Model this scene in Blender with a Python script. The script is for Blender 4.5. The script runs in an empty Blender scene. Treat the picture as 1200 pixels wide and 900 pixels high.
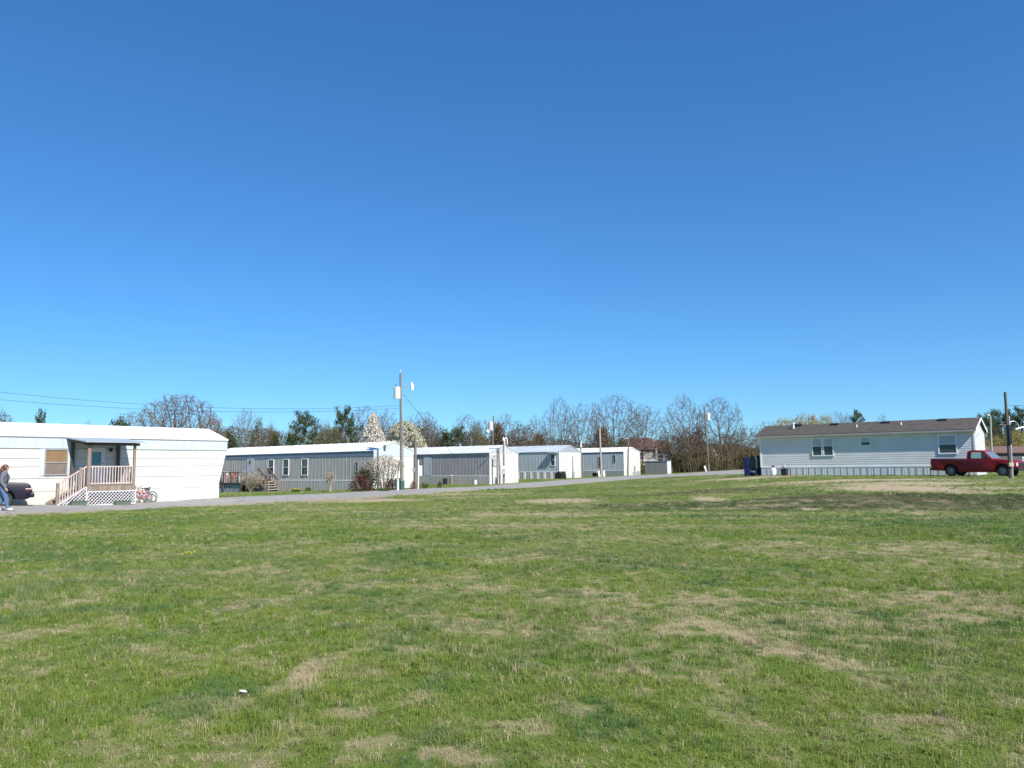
import bpy, bmesh, math, random
import numpy as np
from mathutils import Vector, Matrix, noise as mnoise
R = math.radians
random.seed(11); rng = np.random.default_rng(7)
scene = bpy.context.scene
COL = scene.collection

# ------------------------------------------------------------------ camera
F = 930.0; W0, H0 = 1200, 900
EYE = 1.6
pitch, roll = R(6.0), R(0.6)
fw = Vector((0, math.cos(pitch), math.sin(pitch)))
rt0 = Vector((1, 0, 0)); up0 = rt0.cross(fw)
upv = up0*math.cos(roll) + rt0*math.sin(roll)
rtv = rt0*math.cos(roll) - up0*math.sin(roll)
CAM = Vector((0, 0, EYE))
cd = bpy.data.cameras.new('camera'); cam = bpy.data.objects.new('camera', cd); COL.objects.link(cam)
m = Matrix((rtv, upv, -fw)).transposed().to_4x4(); m.translation = CAM
cam.matrix_world = m
cd.sensor_width = 36; cd.lens = F/W0*36; cd.clip_end = 6000; cd.clip_start = 0.05
scene.camera = cam

def ray(px, py):
    return fw*F + rtv*(px-600) + upv*(450-py)
def at(px, py, Y):
    d = ray(px, py); return CAM + d*(Y/d.y)

# ------------------------------------------------------------------ terrain
CP = [at(*a) for a in [
 (0,591,34),(256,584,42),(258,577,73),(335,575.5,69),(395,574.5,65),(438,573,62),(484,571.5,65.5),(574,567.5,75),
 (608,565.5,78.5),(655,560.8,89),(681,559.6,92.5),(731,557.4,100),(750,557,103.5),(831,552.3,112),(880,550,110),
 (893,557.6,60.6),(1000,557.3,57),(1086,557,54),(1145,557,52.3),(1114,558,50.5),(1177,558.3,48),(1184,560.6,46.5),
 (1000,600,28.5),(1000,577,34),(1000,568,40),(1000,561,48),(1190,600,28.5),(1190,577,34.5),(1190,568,39),
 (860,600,28.5),(860,579,38),(860,568,47),(860,560,60),
 (700,600,28.5),(700,578,46),(700,565,75),(600,571.5,66),(0,605,27),(130,598.5,32),(130,590,38),(280,591,38),(400,585,43),(480,580,49),(630,570,68)]]
CPs = [(p.x, p.y, p.z) for p in CP]
for x in (-30,-18,-9,0,9,18,30):
    for y in (-12,-4,4,12,20): CPs.append((x, y, 0.0))
CPs += [(-60,20,.1),(60,20,.2),(-70,60,-.1),(-70,110,-.1),(-20,120,.3),(30,140,.7),(70,110,.9),(75,60,.9),(0,-60,0),(-60,-40,0),(60,-40,0),(-90,150,.2),(90,150,.9),(0,170,.8),(45,80,.85)]
CPs = np.array(CPs); N = len(CPs)
def _phi(r2): return 0.5*r2*np.log(r2+1e-9)
SC = 30.0
A = np.zeros((N+3, N+3)); q = CPs[:, :2]/SC
d2 = ((q[:,None,:]-q[None,:,:])**2).sum(-1)
A[:N,:N] = _phi(d2) + np.eye(N)*2e-4
A[:N,N] = 1; A[:N,N+1:N+3] = q; A[N,:N] = 1; A[N+1:N+3,:N] = q.T
WT = np.linalg.solve(A, np.concatenate([CPs[:,2], [0,0,0]]))
def hgt(x, y):
    x = np.atleast_1d(np.asarray(x, float)); y = np.atleast_1d(np.asarray(y, float))
    sh = x.shape; xf = x.ravel(); yf = y.ravel(); out = np.empty(xf.shape)
    for s in range(0, len(xf), 20000):
        a = xf[s:s+20000]/SC; b = yf[s:s+20000]/SC
        r2 = (a[:,None]-q[None,:,0])**2 + (b[:,None]-q[None,:,1])**2
        out[s:s+20000] = _phi(r2)@WT[:N] + WT[N] + a*WT[N+1] + b*WT[N+2]
    r = np.hypot(xf, yf); t = np.clip((r-120)/60, 0, 1); t = t*t*(3-2*t)
    far = np.where(yf > 0, .6, 0)
    return (out*(1-t) + far*t).reshape(sh)
def gz(x, y): return float(hgt(x, y)[0])
def ground(px, py):
    d = ray(px, py); d = d/d.y
    ys = np.concatenate([np.arange(2.5, 40, .05), np.arange(40, 160, .1)])
    z = EYE + d.z*ys; h = hgt(d.x*ys, ys)
    i = np.argmax(z < h)
    if z[i] >= h[i]: i = len(ys)-1
    return Vector((d.x*ys[i], ys[i], float(h[i])))

# numpy value noise
def vnoise(x, y, seed=0):
    xi = np.floor(x).astype(np.int64); yi = np.floor(y).astype(np.int64); xf = x-xi; yf = y-yi
    def h(a, b):
        n = (a*374761393 + b*668265263 + seed*1442695041) & 0xffffffff
        n = ((n ^ (n >> 13))*1274126177) & 0xffffffff
        n = (n ^ (n >> 16)) & 0xffffffff
        return n/4294967295.0
    u = xf*xf*(3-2*xf); v = yf*yf*(3-2*yf)
    return (h(xi,yi)*(1-u)+h(xi+1,yi)*u)*(1-v) + (h(xi,yi+1)*(1-u)+h(xi+1,yi+1)*u)*v
def fbm(x, y, sc, o=4, seed=0):
    s = 0; a = 1; t = 0
    for k in range(o):
        s = s + a*vnoise(x/sc*2**k+17.3*k, y/sc*2**k-9.1*k, seed+k); t += a; a *= .55
    return s/t
# worn places (centre pixel used only to find where on the ground they lie)
def ell(lst):
    out = []
    for px, py, rx, ry, s in lst:
        c = ground(px, py); a = ground(px, py-ry); b = ground(px, py+ry)
        out.append((c.x, c.y, rx*c.y/F, max((a.y-b.y)/2, .08), s))
    return out
E_SAND = ell([(1035,571.5,75,3.4,1.0),(985,572,30,2.2,.8),(1060,566.5,85,1.6,.9),(1120,575.5,40,2.2,.75),(1010,563,110,1.3,.95),(870,560.5,70,1.0,.85),(1075,570,45,2,.7),(830,584,16,3,.9),(655,587,42,3.2,.9),(640,590,22,1.6,.7),(948,597,13,1.3,1),(890,587,30,1.2,.5),
  (1160,572,50,1.5,.7),(1120,563,80,1.2,.5),(430,586,60,2.2,.9),(520,579,60,1.2,.7),(375,588,26,1.6,.6),(620,604,70,1.8,.35),(980,573,30,2,.6)])
E_DRY = ell([(375,787,24,20,.75),(75,706,45,9,.5),(150,763,34,8,.55),(410,835,28,9,.55),(515,886,26,8,.6),(610,858,44,9,.5),(560,893,30,6,.5),
  (820,702,26,8,.5),(828,738,34,9,.65),(868,752,34,10,.7),(925,765,34,10,.55),(985,783,34,14,.55),(1000,755,36,9,.35),(1110,700,46,7,.6),(1130,722,45,8,.6),(1070,735,40,9,.4),
  (710,697,30,5,.45),(600,619,60,3,.45),(500,617,50,3.5,.45),(700,632,60,3,.35),(1025,667,14,3,.7),(450,640,50,4,.3),(300,668,50,5,.3),(250,640,40,3,.3),(680,834,22,7,.4),(1090,860,60,22,.45),(1040,800,60,12,.35),
  (230,855,26,10,.35),(270,715,30,6,.3),(580,690,40,6,.25),(720,770,20,8,.3),(900,640,90,4,.25),(1060,640,80,4,.3)])
E_DARK = ell([(830,576.5,75,2.4,.85),(1130,585,80,6,.6),(930,583,70,4,.5),(760,590,60,4,.4),(1000,592,90,5,.45),(700,582,50,2,.4),(1110,590,95,9,.4),(960,590,90,8,.4),(880,756,30,4,.45),(945,762,20,4,.5),(1110,845,40,12,.3)])
def emask(lst, x, y, n):
    m_ = np.zeros_like(x)
    for cx, cy, rx, ry, s in lst:
        d = ((x-cx)/rx)**2 + ((y-cy)/ry)**2
        m_ = np.maximum(m_, s*np.clip(1.35 - d*.75 - (n-.5)*1.6, 0, 1)*(d < 3.5))
    return m_
_b0, _b1 = ground(1000, 600.5).y, ground(1000, 577.5).y; print('bank', _b0, _b1)
def bankf(x, y):
    e = (fbm(x/2, y, 1.5, 3, 90)-.5)*1.6; lo = np.clip((y-_b0-e)/1.2, 0, 1); hi = np.clip((_b1+.2-y+e*.5)/.7, 0, 1)
    return lo*hi*np.clip((x+1+e*3)/7, 0, 1)
def wear(x, y):
    n1 = fbm(x, y, .35, 4, 3); n2 = fbm(x, y, 1.6, 5, 9); n3 = fbm(x, y, 7, 3, 21)
    far = np.clip((y-8)/20, 0, 1)
    nn = .45*n1 + .55*n2
    dry = np.clip((.55*n2+.3*n3+.35*n1-.60)*2.6, 0, .55) + .85*emask(E_DRY, x, y, nn) + .40*np.clip((fbm(x, y, .30, 3, 203)-.62)*6, 0, 1)
    streak = fbm(x/4.0, y, .9, 4, 33)
    dry = dry + far*np.clip((streak-.60)*4, 0, .5)
    sand = emask(E_SAND, x, y, .3*n1+.7*fbm(x/3, y, 1.2, 4, 5))
    dark = emask(E_DARK, x, y, .4*n1+.6*fbm(x/2.5, y, .8, 4, 55))
    bank = bankf(x, y)
    lush = np.clip((fbm(x, y, 2.6, 4, 71)-.42)*3, 0, 1)*(1-bank)+bank*np.clip(.3+2.6*(fbm(x/2.2, y, .9, 4, 78)-.35), 0, 1)
    dry = dry + bank*np.clip((fbm(x/2.5, y, .7, 4, 79)-.60)*5, 0, .8); dark = dark + bank*np.clip((fbm(x/2, y, 1.1, 4, 80)-.55)*2.5, 0, .45)
    nf = fbm(x, y, .16, 3, 99); dry = dry*np.clip((nf-.30)*4.2, .1, 1.35); dry = dry*(1-.6*bank) + bank*np.clip((fbm(x/2.2, y, .45, 3, 95)-.62)*9, 0, 1)
    return np.clip(dry, 0, 1), np.clip(sand, 0, 1), np.clip(dark, 0, 1), lush

# ------------------------------------------------------------------ materials
def newmat(name):
    m_ = bpy.data.materials.new(name); m_.use_nodes = True
    nt = m_.node_tree; b = nt.nodes['Principled BSDF']; return m_, nt, b
MATS = {}
def mat(name, col, rough=.6, var=.12, scale=2.0, streak=None, metal=0, spec=None, bump=0, bscale=30, col2=None, coat=0):
    if name in MATS: return MATS[name]
    m_, nt, b = newmat(name); N_ = nt.nodes; L = nt.links
    tc = N_.new('ShaderNodeTexCoord'); mp = N_.new('ShaderNodeMapping'); L.new(tc.outputs['Object'], mp.inputs[0])
    if streak: mp.inputs['Scale'].default_value = streak
    n = N_.new('ShaderNodeTexNoise'); n.inputs['Scale'].default_value = scale; n.inputs['Detail'].default_value = 6; n.inputs['Roughness'].default_value = .62
    L.new(mp.outputs[0], n.inputs['Vector'])
    cr = N_.new('ShaderNodeValToRGB'); cr.color_ramp.elements[0].position = .3; cr.color_ramp.elements[1].position = .7
    c2 = col2 if col2 else tuple(c*(1-2*var) for c in col)
    cr.color_ramp.elements[0].color = (*c2, 1); cr.color_ramp.elements[1].color = (*(min(1, c*(1+var*.5)) for c in col), 1)
    L.new(n.outputs[0], cr.inputs[0]); L.new(cr.outputs[0], b.inputs['Base Color'])
    b.inputs['Roughness'].default_value = rough; b.inputs['Metallic'].default_value = metal
    if spec is not None: b.inputs['Specular IOR Level'].default_value = spec
    if coat: b.inputs['Coat Weight'].default_value = coat; b.inputs['Coat Roughness'].default_value = .08
    if bump:
        n2 = N_.new('ShaderNodeTexNoise'); n2.inputs['Scale'].default_value = bscale; n2.inputs['Detail'].default_value = 4; L.new(tc.outputs['Object'], n2.inputs['Vector'])
        bp = N_.new('ShaderNodeBump'); bp.inputs['Strength'].default_value = bump; bp.inputs['Distance'].default_value = .02
        L.new(n2.outputs[0], bp.inputs['Height']); L.new(bp.outputs[0], b.inputs['Normal'])
    MATS[name] = m_; return m_
def glass(name, col=(.03,.04,.05), rough=.06):
    if name in MATS: return MATS[name]
    m_, nt, b = newmat(name); b.inputs['Base Color'].default_value = (*col, 1); b.inputs['Roughness'].default_value = rough
    b.inputs['Specular IOR Level'].default_value = .35
    MATS[name] = m_; return m_

# ------------------------------------------------------------------ mesh builder
class MB:
    def __init__(s): s.v = []; s.f = []
    def add(s, vs, fs):
        b = len(s.v); s.v += [tuple(v) for v in vs]; s.f += [tuple(i+b for i in f) for f in fs]; return s
    def box(s, x0, x1, y0, y1, z0, z1, M=None):
        vs = [Vector(p) for p in ((x0,y0,z0),(x1,y0,z0),(x1,y1,z0),(x0,y1,z0),(x0,y0,z1),(x1,y0,z1),(x1,y1,z1),(x0,y1,z1))]
        if M: vs = [M@v for v in vs]
        return s.add(vs, [(0,3,2,1),(4,5,6,7),(0,1,5,4),(1,2,6,5),(2,3,7,6),(3,0,4,7)])
    def beam(s, p, q_, w, d, up=(0,0,1)):
        p = Vector(p); q_ = Vector(q_); a = (q_-p); L = a.length; a.normalize(); u = Vector(up)
        if abs(a.dot(u)) > .98: u = Vector((0,1,0))
        b = u.cross(a).normalized(); c = a.cross(b)
        vs = []
        for t in (p, q_):
            for i, j in ((-1,-1),(1,-1),(1,1),(-1,1)): vs.append(t + b*(i*w/2) + c*(j*d/2))
        return s.add(vs, [(3,2,1,0),(4,5,6,7),(0,1,5,4),(1,2,6,5),(2,3,7,6),(3,0,4,7)])
    def tube(s, p, q_, r0, r1=None, n=8, caps=True):
        p = Vector(p); q_ = Vector(q_); r1 = r0 if r1 is None else r1; a = q_-p
        if a.length < 1e-6: return s
        a.normalize(); u = Vector((0,0,1)) if abs(a.z) < .9 else Vector((1,0,0)); b = a.cross(u).normalized(); c = a.cross(b)
        vs = []
        for t, r in ((p, r0), (q_, r1)):
            for k in range(n):
                th = 2*math.pi*k/n; vs.append(t + b*(r*math.cos(th)) + c*(r*math.sin(th)))
        fs = [(k, n+k, n+(k+1) % n, (k+1) % n) for k in range(n)]
        if caps: fs += [tuple(range(n)), tuple(range(2*n-1, n-1, -1))]
        return s.add(vs, fs)
    def path(s, pts, r, n=6):
        for a, b in zip(pts, pts[1:]): s.tube(a, b, r, r, n)
        return s
    def prism(s, poly, axis, a, b, M=None):
        # poly in the plane perpendicular to axis: 'y' -> (x,z), 'x' -> (y,z), 'z' -> (x,y)
        def P(u, v, w): return {'y': (u, w, v), 'x': (w, u, v), 'z': (u, v, w)}[axis]
        n = len(poly); vs = [Vector(P(u, v, a)) for u, v in poly] + [Vector(P(u, v, b)) for u, v in poly]
        if M: vs = [M@v for v in vs]
        return s.add(vs, [tuple(range(n)), tuple(range(2*n-1, n-1, -1))] + [(k, k+n, (k+1) % n+n, (k+1) % n) for k in range(n)])
    def ring(s, c, ax, R_, r, n=28, k=6):
        c = Vector(c); ax = Vector(ax).normalized(); u = Vector((0,0,1)) if abs(ax.z) < .9 else Vector((1,0,0)); b = ax.cross(u).normalized(); d = ax.cross(b)
        vs = []
        for i in range(n):
            t = 2*math.pi*i/n; o = b*math.cos(t)+d*math.sin(t)
            for j in range(k):
                p = 2*math.pi*j/k; vs.append(c + o*(R_+r*math.cos(p)) + ax*(r*math.sin(p)))
        return s.add(vs, [(i*k+j, ((i+1) % n)*k+j, ((i+1) % n)*k+(j+1) % k, i*k+(j+1) % k) for i in range(n) for j in range(k)])
    def ball(s, c, r, sc=(1,1,1), n=10, m_=7):
        c = Vector(c); vs = [c+Vector((0,0,r*sc[2]))]
        for i in range(1, m_):
            ph = math.pi*i/m_
            for k in range(n):
                th = 2*math.pi*k/n; vs.append(c+Vector((r*sc[0]*math.sin(ph)*math.cos(th), r*sc[1]*math.sin(ph)*math.sin(th), r*sc[2]*math.cos(ph))))
        vs.append(c-Vector((0,0,r*sc[2]))); fs = [(0, 1+k, 1+(k+1) % n) for k in range(n)]
        for i in range(m_-2):
            for k in range(n): a = 1+i*n; fs.append((a+k, a+n+k, a+n+(k+1) % n, a+(k+1) % n))
        a = 1+(m_-2)*n; fs += [(a+k, len(vs)-1, a+(k+1) % n) for k in range(n)]
        return s.add(vs, fs)
    def mesh(s, name):
        me = bpy.data.meshes.new(name); me.from_pydata(s.v, [], s.f); me.update(); return me
    def build(s, name, material, parent=None, smooth=False, bevel=0, label=None):
        me = s.mesh(name); me.materials.append(material)
        bm = bmesh.new(); bm.from_mesh(me); bmesh.ops.recalc_face_normals(bm, faces=bm.faces[:]) if len(s.f) < 20000 else None
        if bevel:
            bmesh.ops.bevel(bm, geom=[e for e in bm.edges if e.is_manifold and e.calc_face_angle(0) > .5], offset=bevel, segments=2, affect='EDGES', profile=.5, clamp_overlap=True)
        bm.to_mesh(me); bm.free()
        if smooth:
            me.polygons.foreach_set('use_smooth', [True]*len(me.polygons)); 
            try: me.set_sharp_from_angle(angle=R(35))
            except Exception: pass
        o = bpy.data.objects.new(name, me); COL.objects.link(o)
        if parent: o.parent = parent
        if label: o['label'] = label
        return o

def tag(o, label, cat, group=None, kind=None):
    if label: o['label'] = label
    if cat: o['category'] = cat
    if group: o['group'] = group
    if kind: o['kind'] = kind
    return o
def empty(name, x, y, rz=0, label=None, cat=None, group=None, z=None):
    o = bpy.data.objects.new(name, None); COL.objects.link(o)
    o.empty_display_size = .3
    o.location = (x, y, gz(x, y) if z is None else z); o.rotation_euler = (0, 0, rz)
    return tag(o, label, cat, group)
def W2L(o): return (Matrix.Translation(o.location) @ o.rotation_euler.to_matrix().to_4x4() @ Matrix.Diagonal((*o.scale, 1))).inverted()
def on(o, px, py, axis, val):
    Mi = W2L(o); c = Mi@CAM; d = Mi.to_3x3()@ray(px, py); k = 'xyz'.index(axis)
    return c + d*((val-c[k])/d[k])
def copy_tree(o, parent=None):
    c = o.copy(); COL.objects.link(c)
    if parent: c.parent = parent
    for ch in list(o.children): copy_tree(ch, c)
    return c

# ------------------------------------------------------------------ ground sheet
rr = [0.0]; r = .6
while r < 165: rr.append(r); r *= 1.0115 if r > 3 else 1.05
while r < 5200: rr.append(r); r *= 1.15
th = np.concatenate([np.arange(-46, 46.01, .2), np.arange(49, 313, 3)])   # degrees off +Y
rr = np.array(rr[1:]); nt_, nr = len(th), len(rr)
TH, RR = np.meshgrid(np.radians(th), rr); X = RR*np.sin(TH); Y = RR*np.cos(TH); Z = hgt(X, Y)
fine = np.where(RR < 60, (fbm(X, Y, .8, 3, 2)-.5)*.05 + (fbm(X, Y, 5, 2, 4)-.5)*.10, 0)
onfield = np.clip((RR-2)/3, 0, 1)
Z = Z + fine*onfield
vs = np.stack([X.ravel(), Y.ravel(), Z.ravel()], 1); vs = np.concatenate([vs, [[0, 0, 0]]])
i = np.arange(nr-1)[:, None]*nt_; j = np.arange(nt_)[None, :]; j2 = (j+1) % nt_
quads = np.stack([i+j, i+j2, i+nt_+j2, i+nt_+j], -1).reshape(-1, 4)[:, ::-1]
jj = np.arange(nt_); tris = np.stack([np.full(nt_, nr*nt_), (jj+1) % nt_, jj], -1)
gm = bpy.data.meshes.new('grass_field'); gm.from_pydata(vs.tolist(), [], quads.tolist()+tris[:, ::-1].tolist()); gm.update()
gm.polygons.foreach_set('use_smooth', [True]*len(gm.polygons))
dry, sand, dark, lush = wear(vs[:,0], vs[:,1])
for nm, arr in (('bank', bankf(vs[:,0], vs[:,1])), ('dry', dry), ('sand', sand), ('dark', dark), ('lush', lush)):
    a = gm.attributes.new(nm, 'FLOAT', 'POINT'); a.data.foreach_set('value', arr.astype(np.float32))
bm = bmesh.new(); bm.from_mesh(gm); bm.normal_update(); 
if sum(f.normal.z for f in list(bm.faces)[:200]) < 0: bmesh.ops.reverse_faces(bm, faces=bm.faces[:])
bm.to_mesh(gm); bm.free()
go = bpy.data.objects.new('grass_field', gm); COL.objects.link(go); tag(go, 'open mown grass field with worn straw patches and a bare sandy strip', None, kind='structure')

def attr(nt, name, typ='GEOMETRY'):
    a = nt.nodes.new('ShaderNodeAttribute'); a.attribute_name = name; a.attribute_type = typ; return a.outputs['Fac']
def mixc(nt, f, a, b):
    n = nt.nodes.new('ShaderNodeMix'); n.data_type = 'RGBA'
    for inp, v in ((n.inputs['Factor'], f), (n.inputs[6], a), (n.inputs[7], b)):
        if isinstance(v, (tuple, list)): inp.default_value = (*v, 1)
        elif isinstance(v, float): inp.default_value = v
        else: nt.links.new(v, inp)
    return n.outputs[2]
def math_(nt, op, a, b=0.0, clamp=False):
    n = nt.nodes.new('ShaderNodeMath'); n.operation = op; n.use_clamp = clamp
    for inp, v in ((n.inputs[0], a), (n.inputs[1], b)):
        if isinstance(v, float): inp.default_value = v
        else: nt.links.new(v, inp)
    return n.outputs[0]
def noise(nt, scale, detail=4, vec=None, rough=.6):
    n = nt.nodes.new('ShaderNodeTexNoise'); n.inputs['Scale'].default_value = scale; n.inputs['Detail'].default_value = detail; n.inputs['Roughness'].default_value = rough
    if vec: nt.links.new(vec, n.inputs['Vector'])
    return n.outputs['Fac']
G_GREEN = (.110,.165,.026); G_LUSH = (.060,.125,.016); G_DRY = (.34,.285,.16); G_SAND = (.43,.345,.225); G_DARK = (.085,.062,.04)
gmat, nt, b = newmat('field_ground'); gm.materials.append(gmat)
tc = nt.nodes.new('ShaderNodeTexCoord').outputs['Object']
n_a = noise(nt, 9, 6, tc); n_b = noise(nt, 60, 5, tc); n_c = noise(nt, 1.3, 5, tc)
def thr(nt, mask, n, k=1.8, off=.5):   # noisy threshold of a mask
    t = math_(nt, 'SUBTRACT', n, off); t = math_(nt, 'MULTIPLY', t, k); t = math_(nt, 'MULTIPLY', t, 1.0); s_ = math_(nt, 'ADD', mask, t)
    return math_(nt, 'MULTIPLY', math_(nt, 'MULTIPLY', s_, 1.0, True), math_(nt, 'MULTIPLY', mask, 6.0, True), True)
base = mixc(nt, attr(nt, 'lush'), G_GREEN, G_LUSH)
base = mixc(nt, math_(nt, 'MULTIPLY', math_(nt, 'SUBTRACT', n_b, .42), 2.2, True), base, (.155,.160,.055))
base = mixc(nt, math_(nt, 'MULTIPLY', attr(nt, 'bank'), .8), base, (.045,.078,.024))
base = mixc(nt, thr(nt, attr(nt, 'dry'), n_a, 2.2), base, G_DRY)
base = mixc(nt, thr(nt, attr(nt, 'dark'), n_a, 2.4), base, G_DARK)
sandc = mixc(nt, n_c, G_SAND, (.36,.29,.19))
base = mixc(nt, thr(nt, attr(nt, 'sand'), n_a, 1.4), base, sandc)
nt.links.new(base, b.inputs['Base Color']); b.inputs['Roughness'].default_value = .95; b.inputs['Specular IOR Level'].default_value = .1
bp = nt.nodes.new('ShaderNodeBump'); bp.inputs['Strength'].default_value = .7; bp.inputs['Distance'].default_value = .04
nt.links.new(n_b, bp.inputs['Height']); nt.links.new(bp.outputs[0], b.inputs['Normal'])

# ------------------------------------------------------------------ road
near_e = [(-120,611.5),(-60,608),(0,605),(60,602),(130,598.3),(200,595),(280,590.8),(340,588),(400,585),(480,580),(560,574.8),(630,570),(690,565.2),(750,560.6),(810,557.2),(860,555.4),(905,554.4)]
far_e  = [(-120,598.5),(-60,595.5),(0,592.6),(60,591.5),(130,589.8),(200,587),(280,583.2),(340,580),(400,577),(480,573.9),(560,569.3),(630,564.4),(690,560.5),(750,557.2),(810,553.4),(860,550.6),(905,549.4)]
NE = [ground(*p) for p in near_e]; FE = [ground(*p) for p in far_e]
print('NE', [(round(p.x,1), round(p.y,1)) for p in NE]); print('FE', [(round(p.x,1), round(p.y,1)) for p in FE])
def smooth_poly(P, k=12):
    a = np.array([(p.x, p.y) for p in P]); a0, a1 = a[0], a[-1]
    for _ in range(2): a[1:-1] = (a[:-2]+2*a[1:-1]+a[2:])/4
    t = np.linspace(0, len(a)-1, (len(a)-1)*k+1); return np.stack([np.interp(t, np.arange(len(a)), a[:,c]) for c in (0, 1)], 1)
NEs, FEs = smooth_poly(NE), smooth_poly(FE)
dirv = (NEs[0]-NEs[6]); dirv /= np.linalg.norm(dirv)
def strip(name, A_, B_, material, lift, nx=8, jit=.0, seed=0):
    n = len(A_); vs = []; fs = []
    jn = vnoise(np.arange(n)*.9, np.zeros(n), seed)-.5; jn2 = vnoise(np.arange(n)*.9, np.ones(n)*7, seed+3)-.5
    D = B_-A_; D = D/np.linalg.norm(D, axis=1)[:, None]
    A2 = A_ + D*(jn*jit)[:, None]; B2 = B_ + D*(jn2*jit)[:, None]
    for k in range(nx+1):
        t = k/nx; P_ = A2*(1-t)+B2*t
        z = hgt(P_[:,0], P_[:,1]) + lift
        if k in (0, nx): z = z - .035
        vs.append(np.stack([P_[:,0], P_[:,1], z], 1))
    vs = np.concatenate(vs)
    for k in range(nx):
        for i_ in range(n-1): fs.append((k*n+i_, k*n+i_+1, (k+1)*n+i_+1, (k+1)*n+i_))
    me = bpy.data.meshes.new(name); me.from_pydata(vs.tolist(), [], fs); me.update(); me.materials.append(material)
    bm = bmesh.new(); bm.from_mesh(me); bmesh.ops.recalc_face_normals(bm, faces=bm.faces[:])
    bm.normal_update()
    if sum(f.normal.z for f in bm.faces) < 0: bmesh.ops.reverse_faces(bm, faces=bm.faces[:])
    bm.to_mesh(me); bm.free(); me.polygons.foreach_set('use_smooth', [True]*len(me.polygons))
    o = bpy.data.objects.new(name, me); COL.objects.link(o); return o
rm, nt, b = newmat('worn_asphalt'); tc = nt.nodes.new('ShaderNodeTexCoord').outputs['Object']
c_ = mixc(nt, noise(nt, .6, 5, tc), (.27,.255,.23), (.37,.35,.315)); c_ = mixc(nt, math_(nt, 'MULTIPLY', noise(nt, 45, 3, tc), .40), c_, (.17,.16,.15))
vo = nt.nodes.new('ShaderNodeTexVoronoi'); vo.feature = 'DISTANCE_TO_EDGE'; vo.inputs['Scale'].default_value = .55; wv = nt.nodes.new('ShaderNodeVectorMath'); wv.operation = 'ADD'; nn2 = nt.nodes.new('ShaderNodeTexNoise'); nn2.inputs['Scale'].default_value = 1.2; nt.links.new(tc, nn2.inputs['Vector']); nt.links.new(tc, wv.inputs[0]); nt.links.new(nn2.outputs['Color'], wv.inputs[1]); nt.links.new(wv.outputs[0], vo.inputs['Vector'])
ck = math_(nt, 'SUBTRACT', 1.0, math_(nt, 'MULTIPLY', vo.outputs['Distance'], 28.0), True); c_ = mixc(nt, math_(nt, 'MULTIPLY', ck, .65), c_, (.09,.085,.08))
nt.links.new(c_, b.inputs['Base Color']); b.inputs['Roughness'].default_value = .9
extA = np.array([NEs[0]+dirv*k for k in (40, 20, 8)]); extB = np.array([FEs[0]+dirv*k for k in (40, 20, 8)])
ext2 = np.array([[6, 1.5], [14, 3], [26, 4]])
NEr = np.concatenate([extA, NEs, NEs[-1]+ext2]); FEr = np.concatenate([extB, FEs, FEs[-1]+ext2])
sm_, nt, b = newmat('gravel_shoulder'); tc = nt.nodes.new('ShaderNodeTexCoord').outputs['Object']
c_ = mixc(nt, noise(nt, 1.2, 6, tc), (.36,.27,.19), (.20,.19,.09)); c_ = mixc(nt, noise(nt, 25, 3, tc), c_, (.30,.25,.18)); nt.links.new(c_, b.inputs['Base Color']); b.inputs['Roughness'].default_value = 1
D_ = FEr-NEr; D_ /= np.linalg.norm(D_, axis=1)[:, None]
o = strip('road_shoulder', NEr-D_*(.3+1.2*np.clip(fbm(np.arange(len(NEr))*1., np.zeros(len(NEr)), 9, 3, 8)-.35, 0, 1)+.9*np.exp(-((np.arange(len(NEr))-len(NEr)*.5)/(len(NEr)*.13))**2))[:, None], FEr+D_*.35, sm_, .028, 8, .5, 4); tag(o, 'narrow dirt and gravel shoulder along the lane', None, kind='structure')
o = strip('road', NEr, FEr, rm, .04, 8, .6, 9); tag(o, 'narrow grey worn asphalt lane past the mobile homes', None, kind='structure')

# ------------------------------------------------------------------ grass tufts (stuff)
def make_tuft(nb, hmin, hmax, rad, wid, seed, lean=.5):
    rs = random.Random(seed); v = []; f = []
    for k in range(nb):
        a = rs.uniform(0, 6.283); rr_ = rad*math.sqrt(rs.random()); x, y = rr_*math.cos(a), rr_*math.sin(a)
        h = rs.uniform(hmin, hmax); w = wid*rs.uniform(.7, 1.3); la = rs.uniform(0, 6.283); l = h*lean*rs.uniform(.2, 1.4)
        dx, dy = math.cos(la)*l, math.sin(la)*l; fa = rs.uniform(0, 6.283); wx, wy = math.cos(fa)*w/2, math.sin(fa)*w/2
        b0 = len(v)
        for t, ww, hh in ((0, 1, -.01), (.45, .85, .55), (1, 0.05, 1)):
            c = t*t; px_, py_ = x+dx*c, y+dy*c; z = h*(hh if lean < 1 or t < 1 else .8) if t else -.01
            if t < 1: v += [(px_-wx*ww, py_-wy*ww, z), (px_+wx*ww, py_+wy*ww, z)]
            else: v += [(px_, py_, z*(1-.15*lean))]
        f += [(b0, b0+1, b0+3, b0+2), (b0+2, b0+3, b0+4)]
    me = bpy.data.meshes.new('tuft'); me.from_pydata(v, [], f); me.update(); me.materials.append(grm); return me
grm = bpy.data.materials.new('grass_blades'); grm.use_nodes = True; nt = grm.node_tree; nt.nodes.clear()
out = nt.nodes.new('ShaderNodeOutputMaterial')
dryA = attr(nt, 'dry', 'INSTANCER'); lushA = attr(nt, 'lush', 'INSTANCER'); rndA = attr(nt, 'rnd', 'INSTANCER')
c_ = mixc(nt, lushA, (.275,.360,.052), (.140,.265,.030))
c_ = mixc(nt, math_(nt, 'MULTIPLY', rndA, .55), c_, (.37,.40,.08))
geo = nt.nodes.new('ShaderNodeNewGeometry')
c_ = mixc(nt, math_(nt, 'MULTIPLY', geo.outputs['Random Per Island'], .55), c_, (.055,.115,.014))
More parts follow.
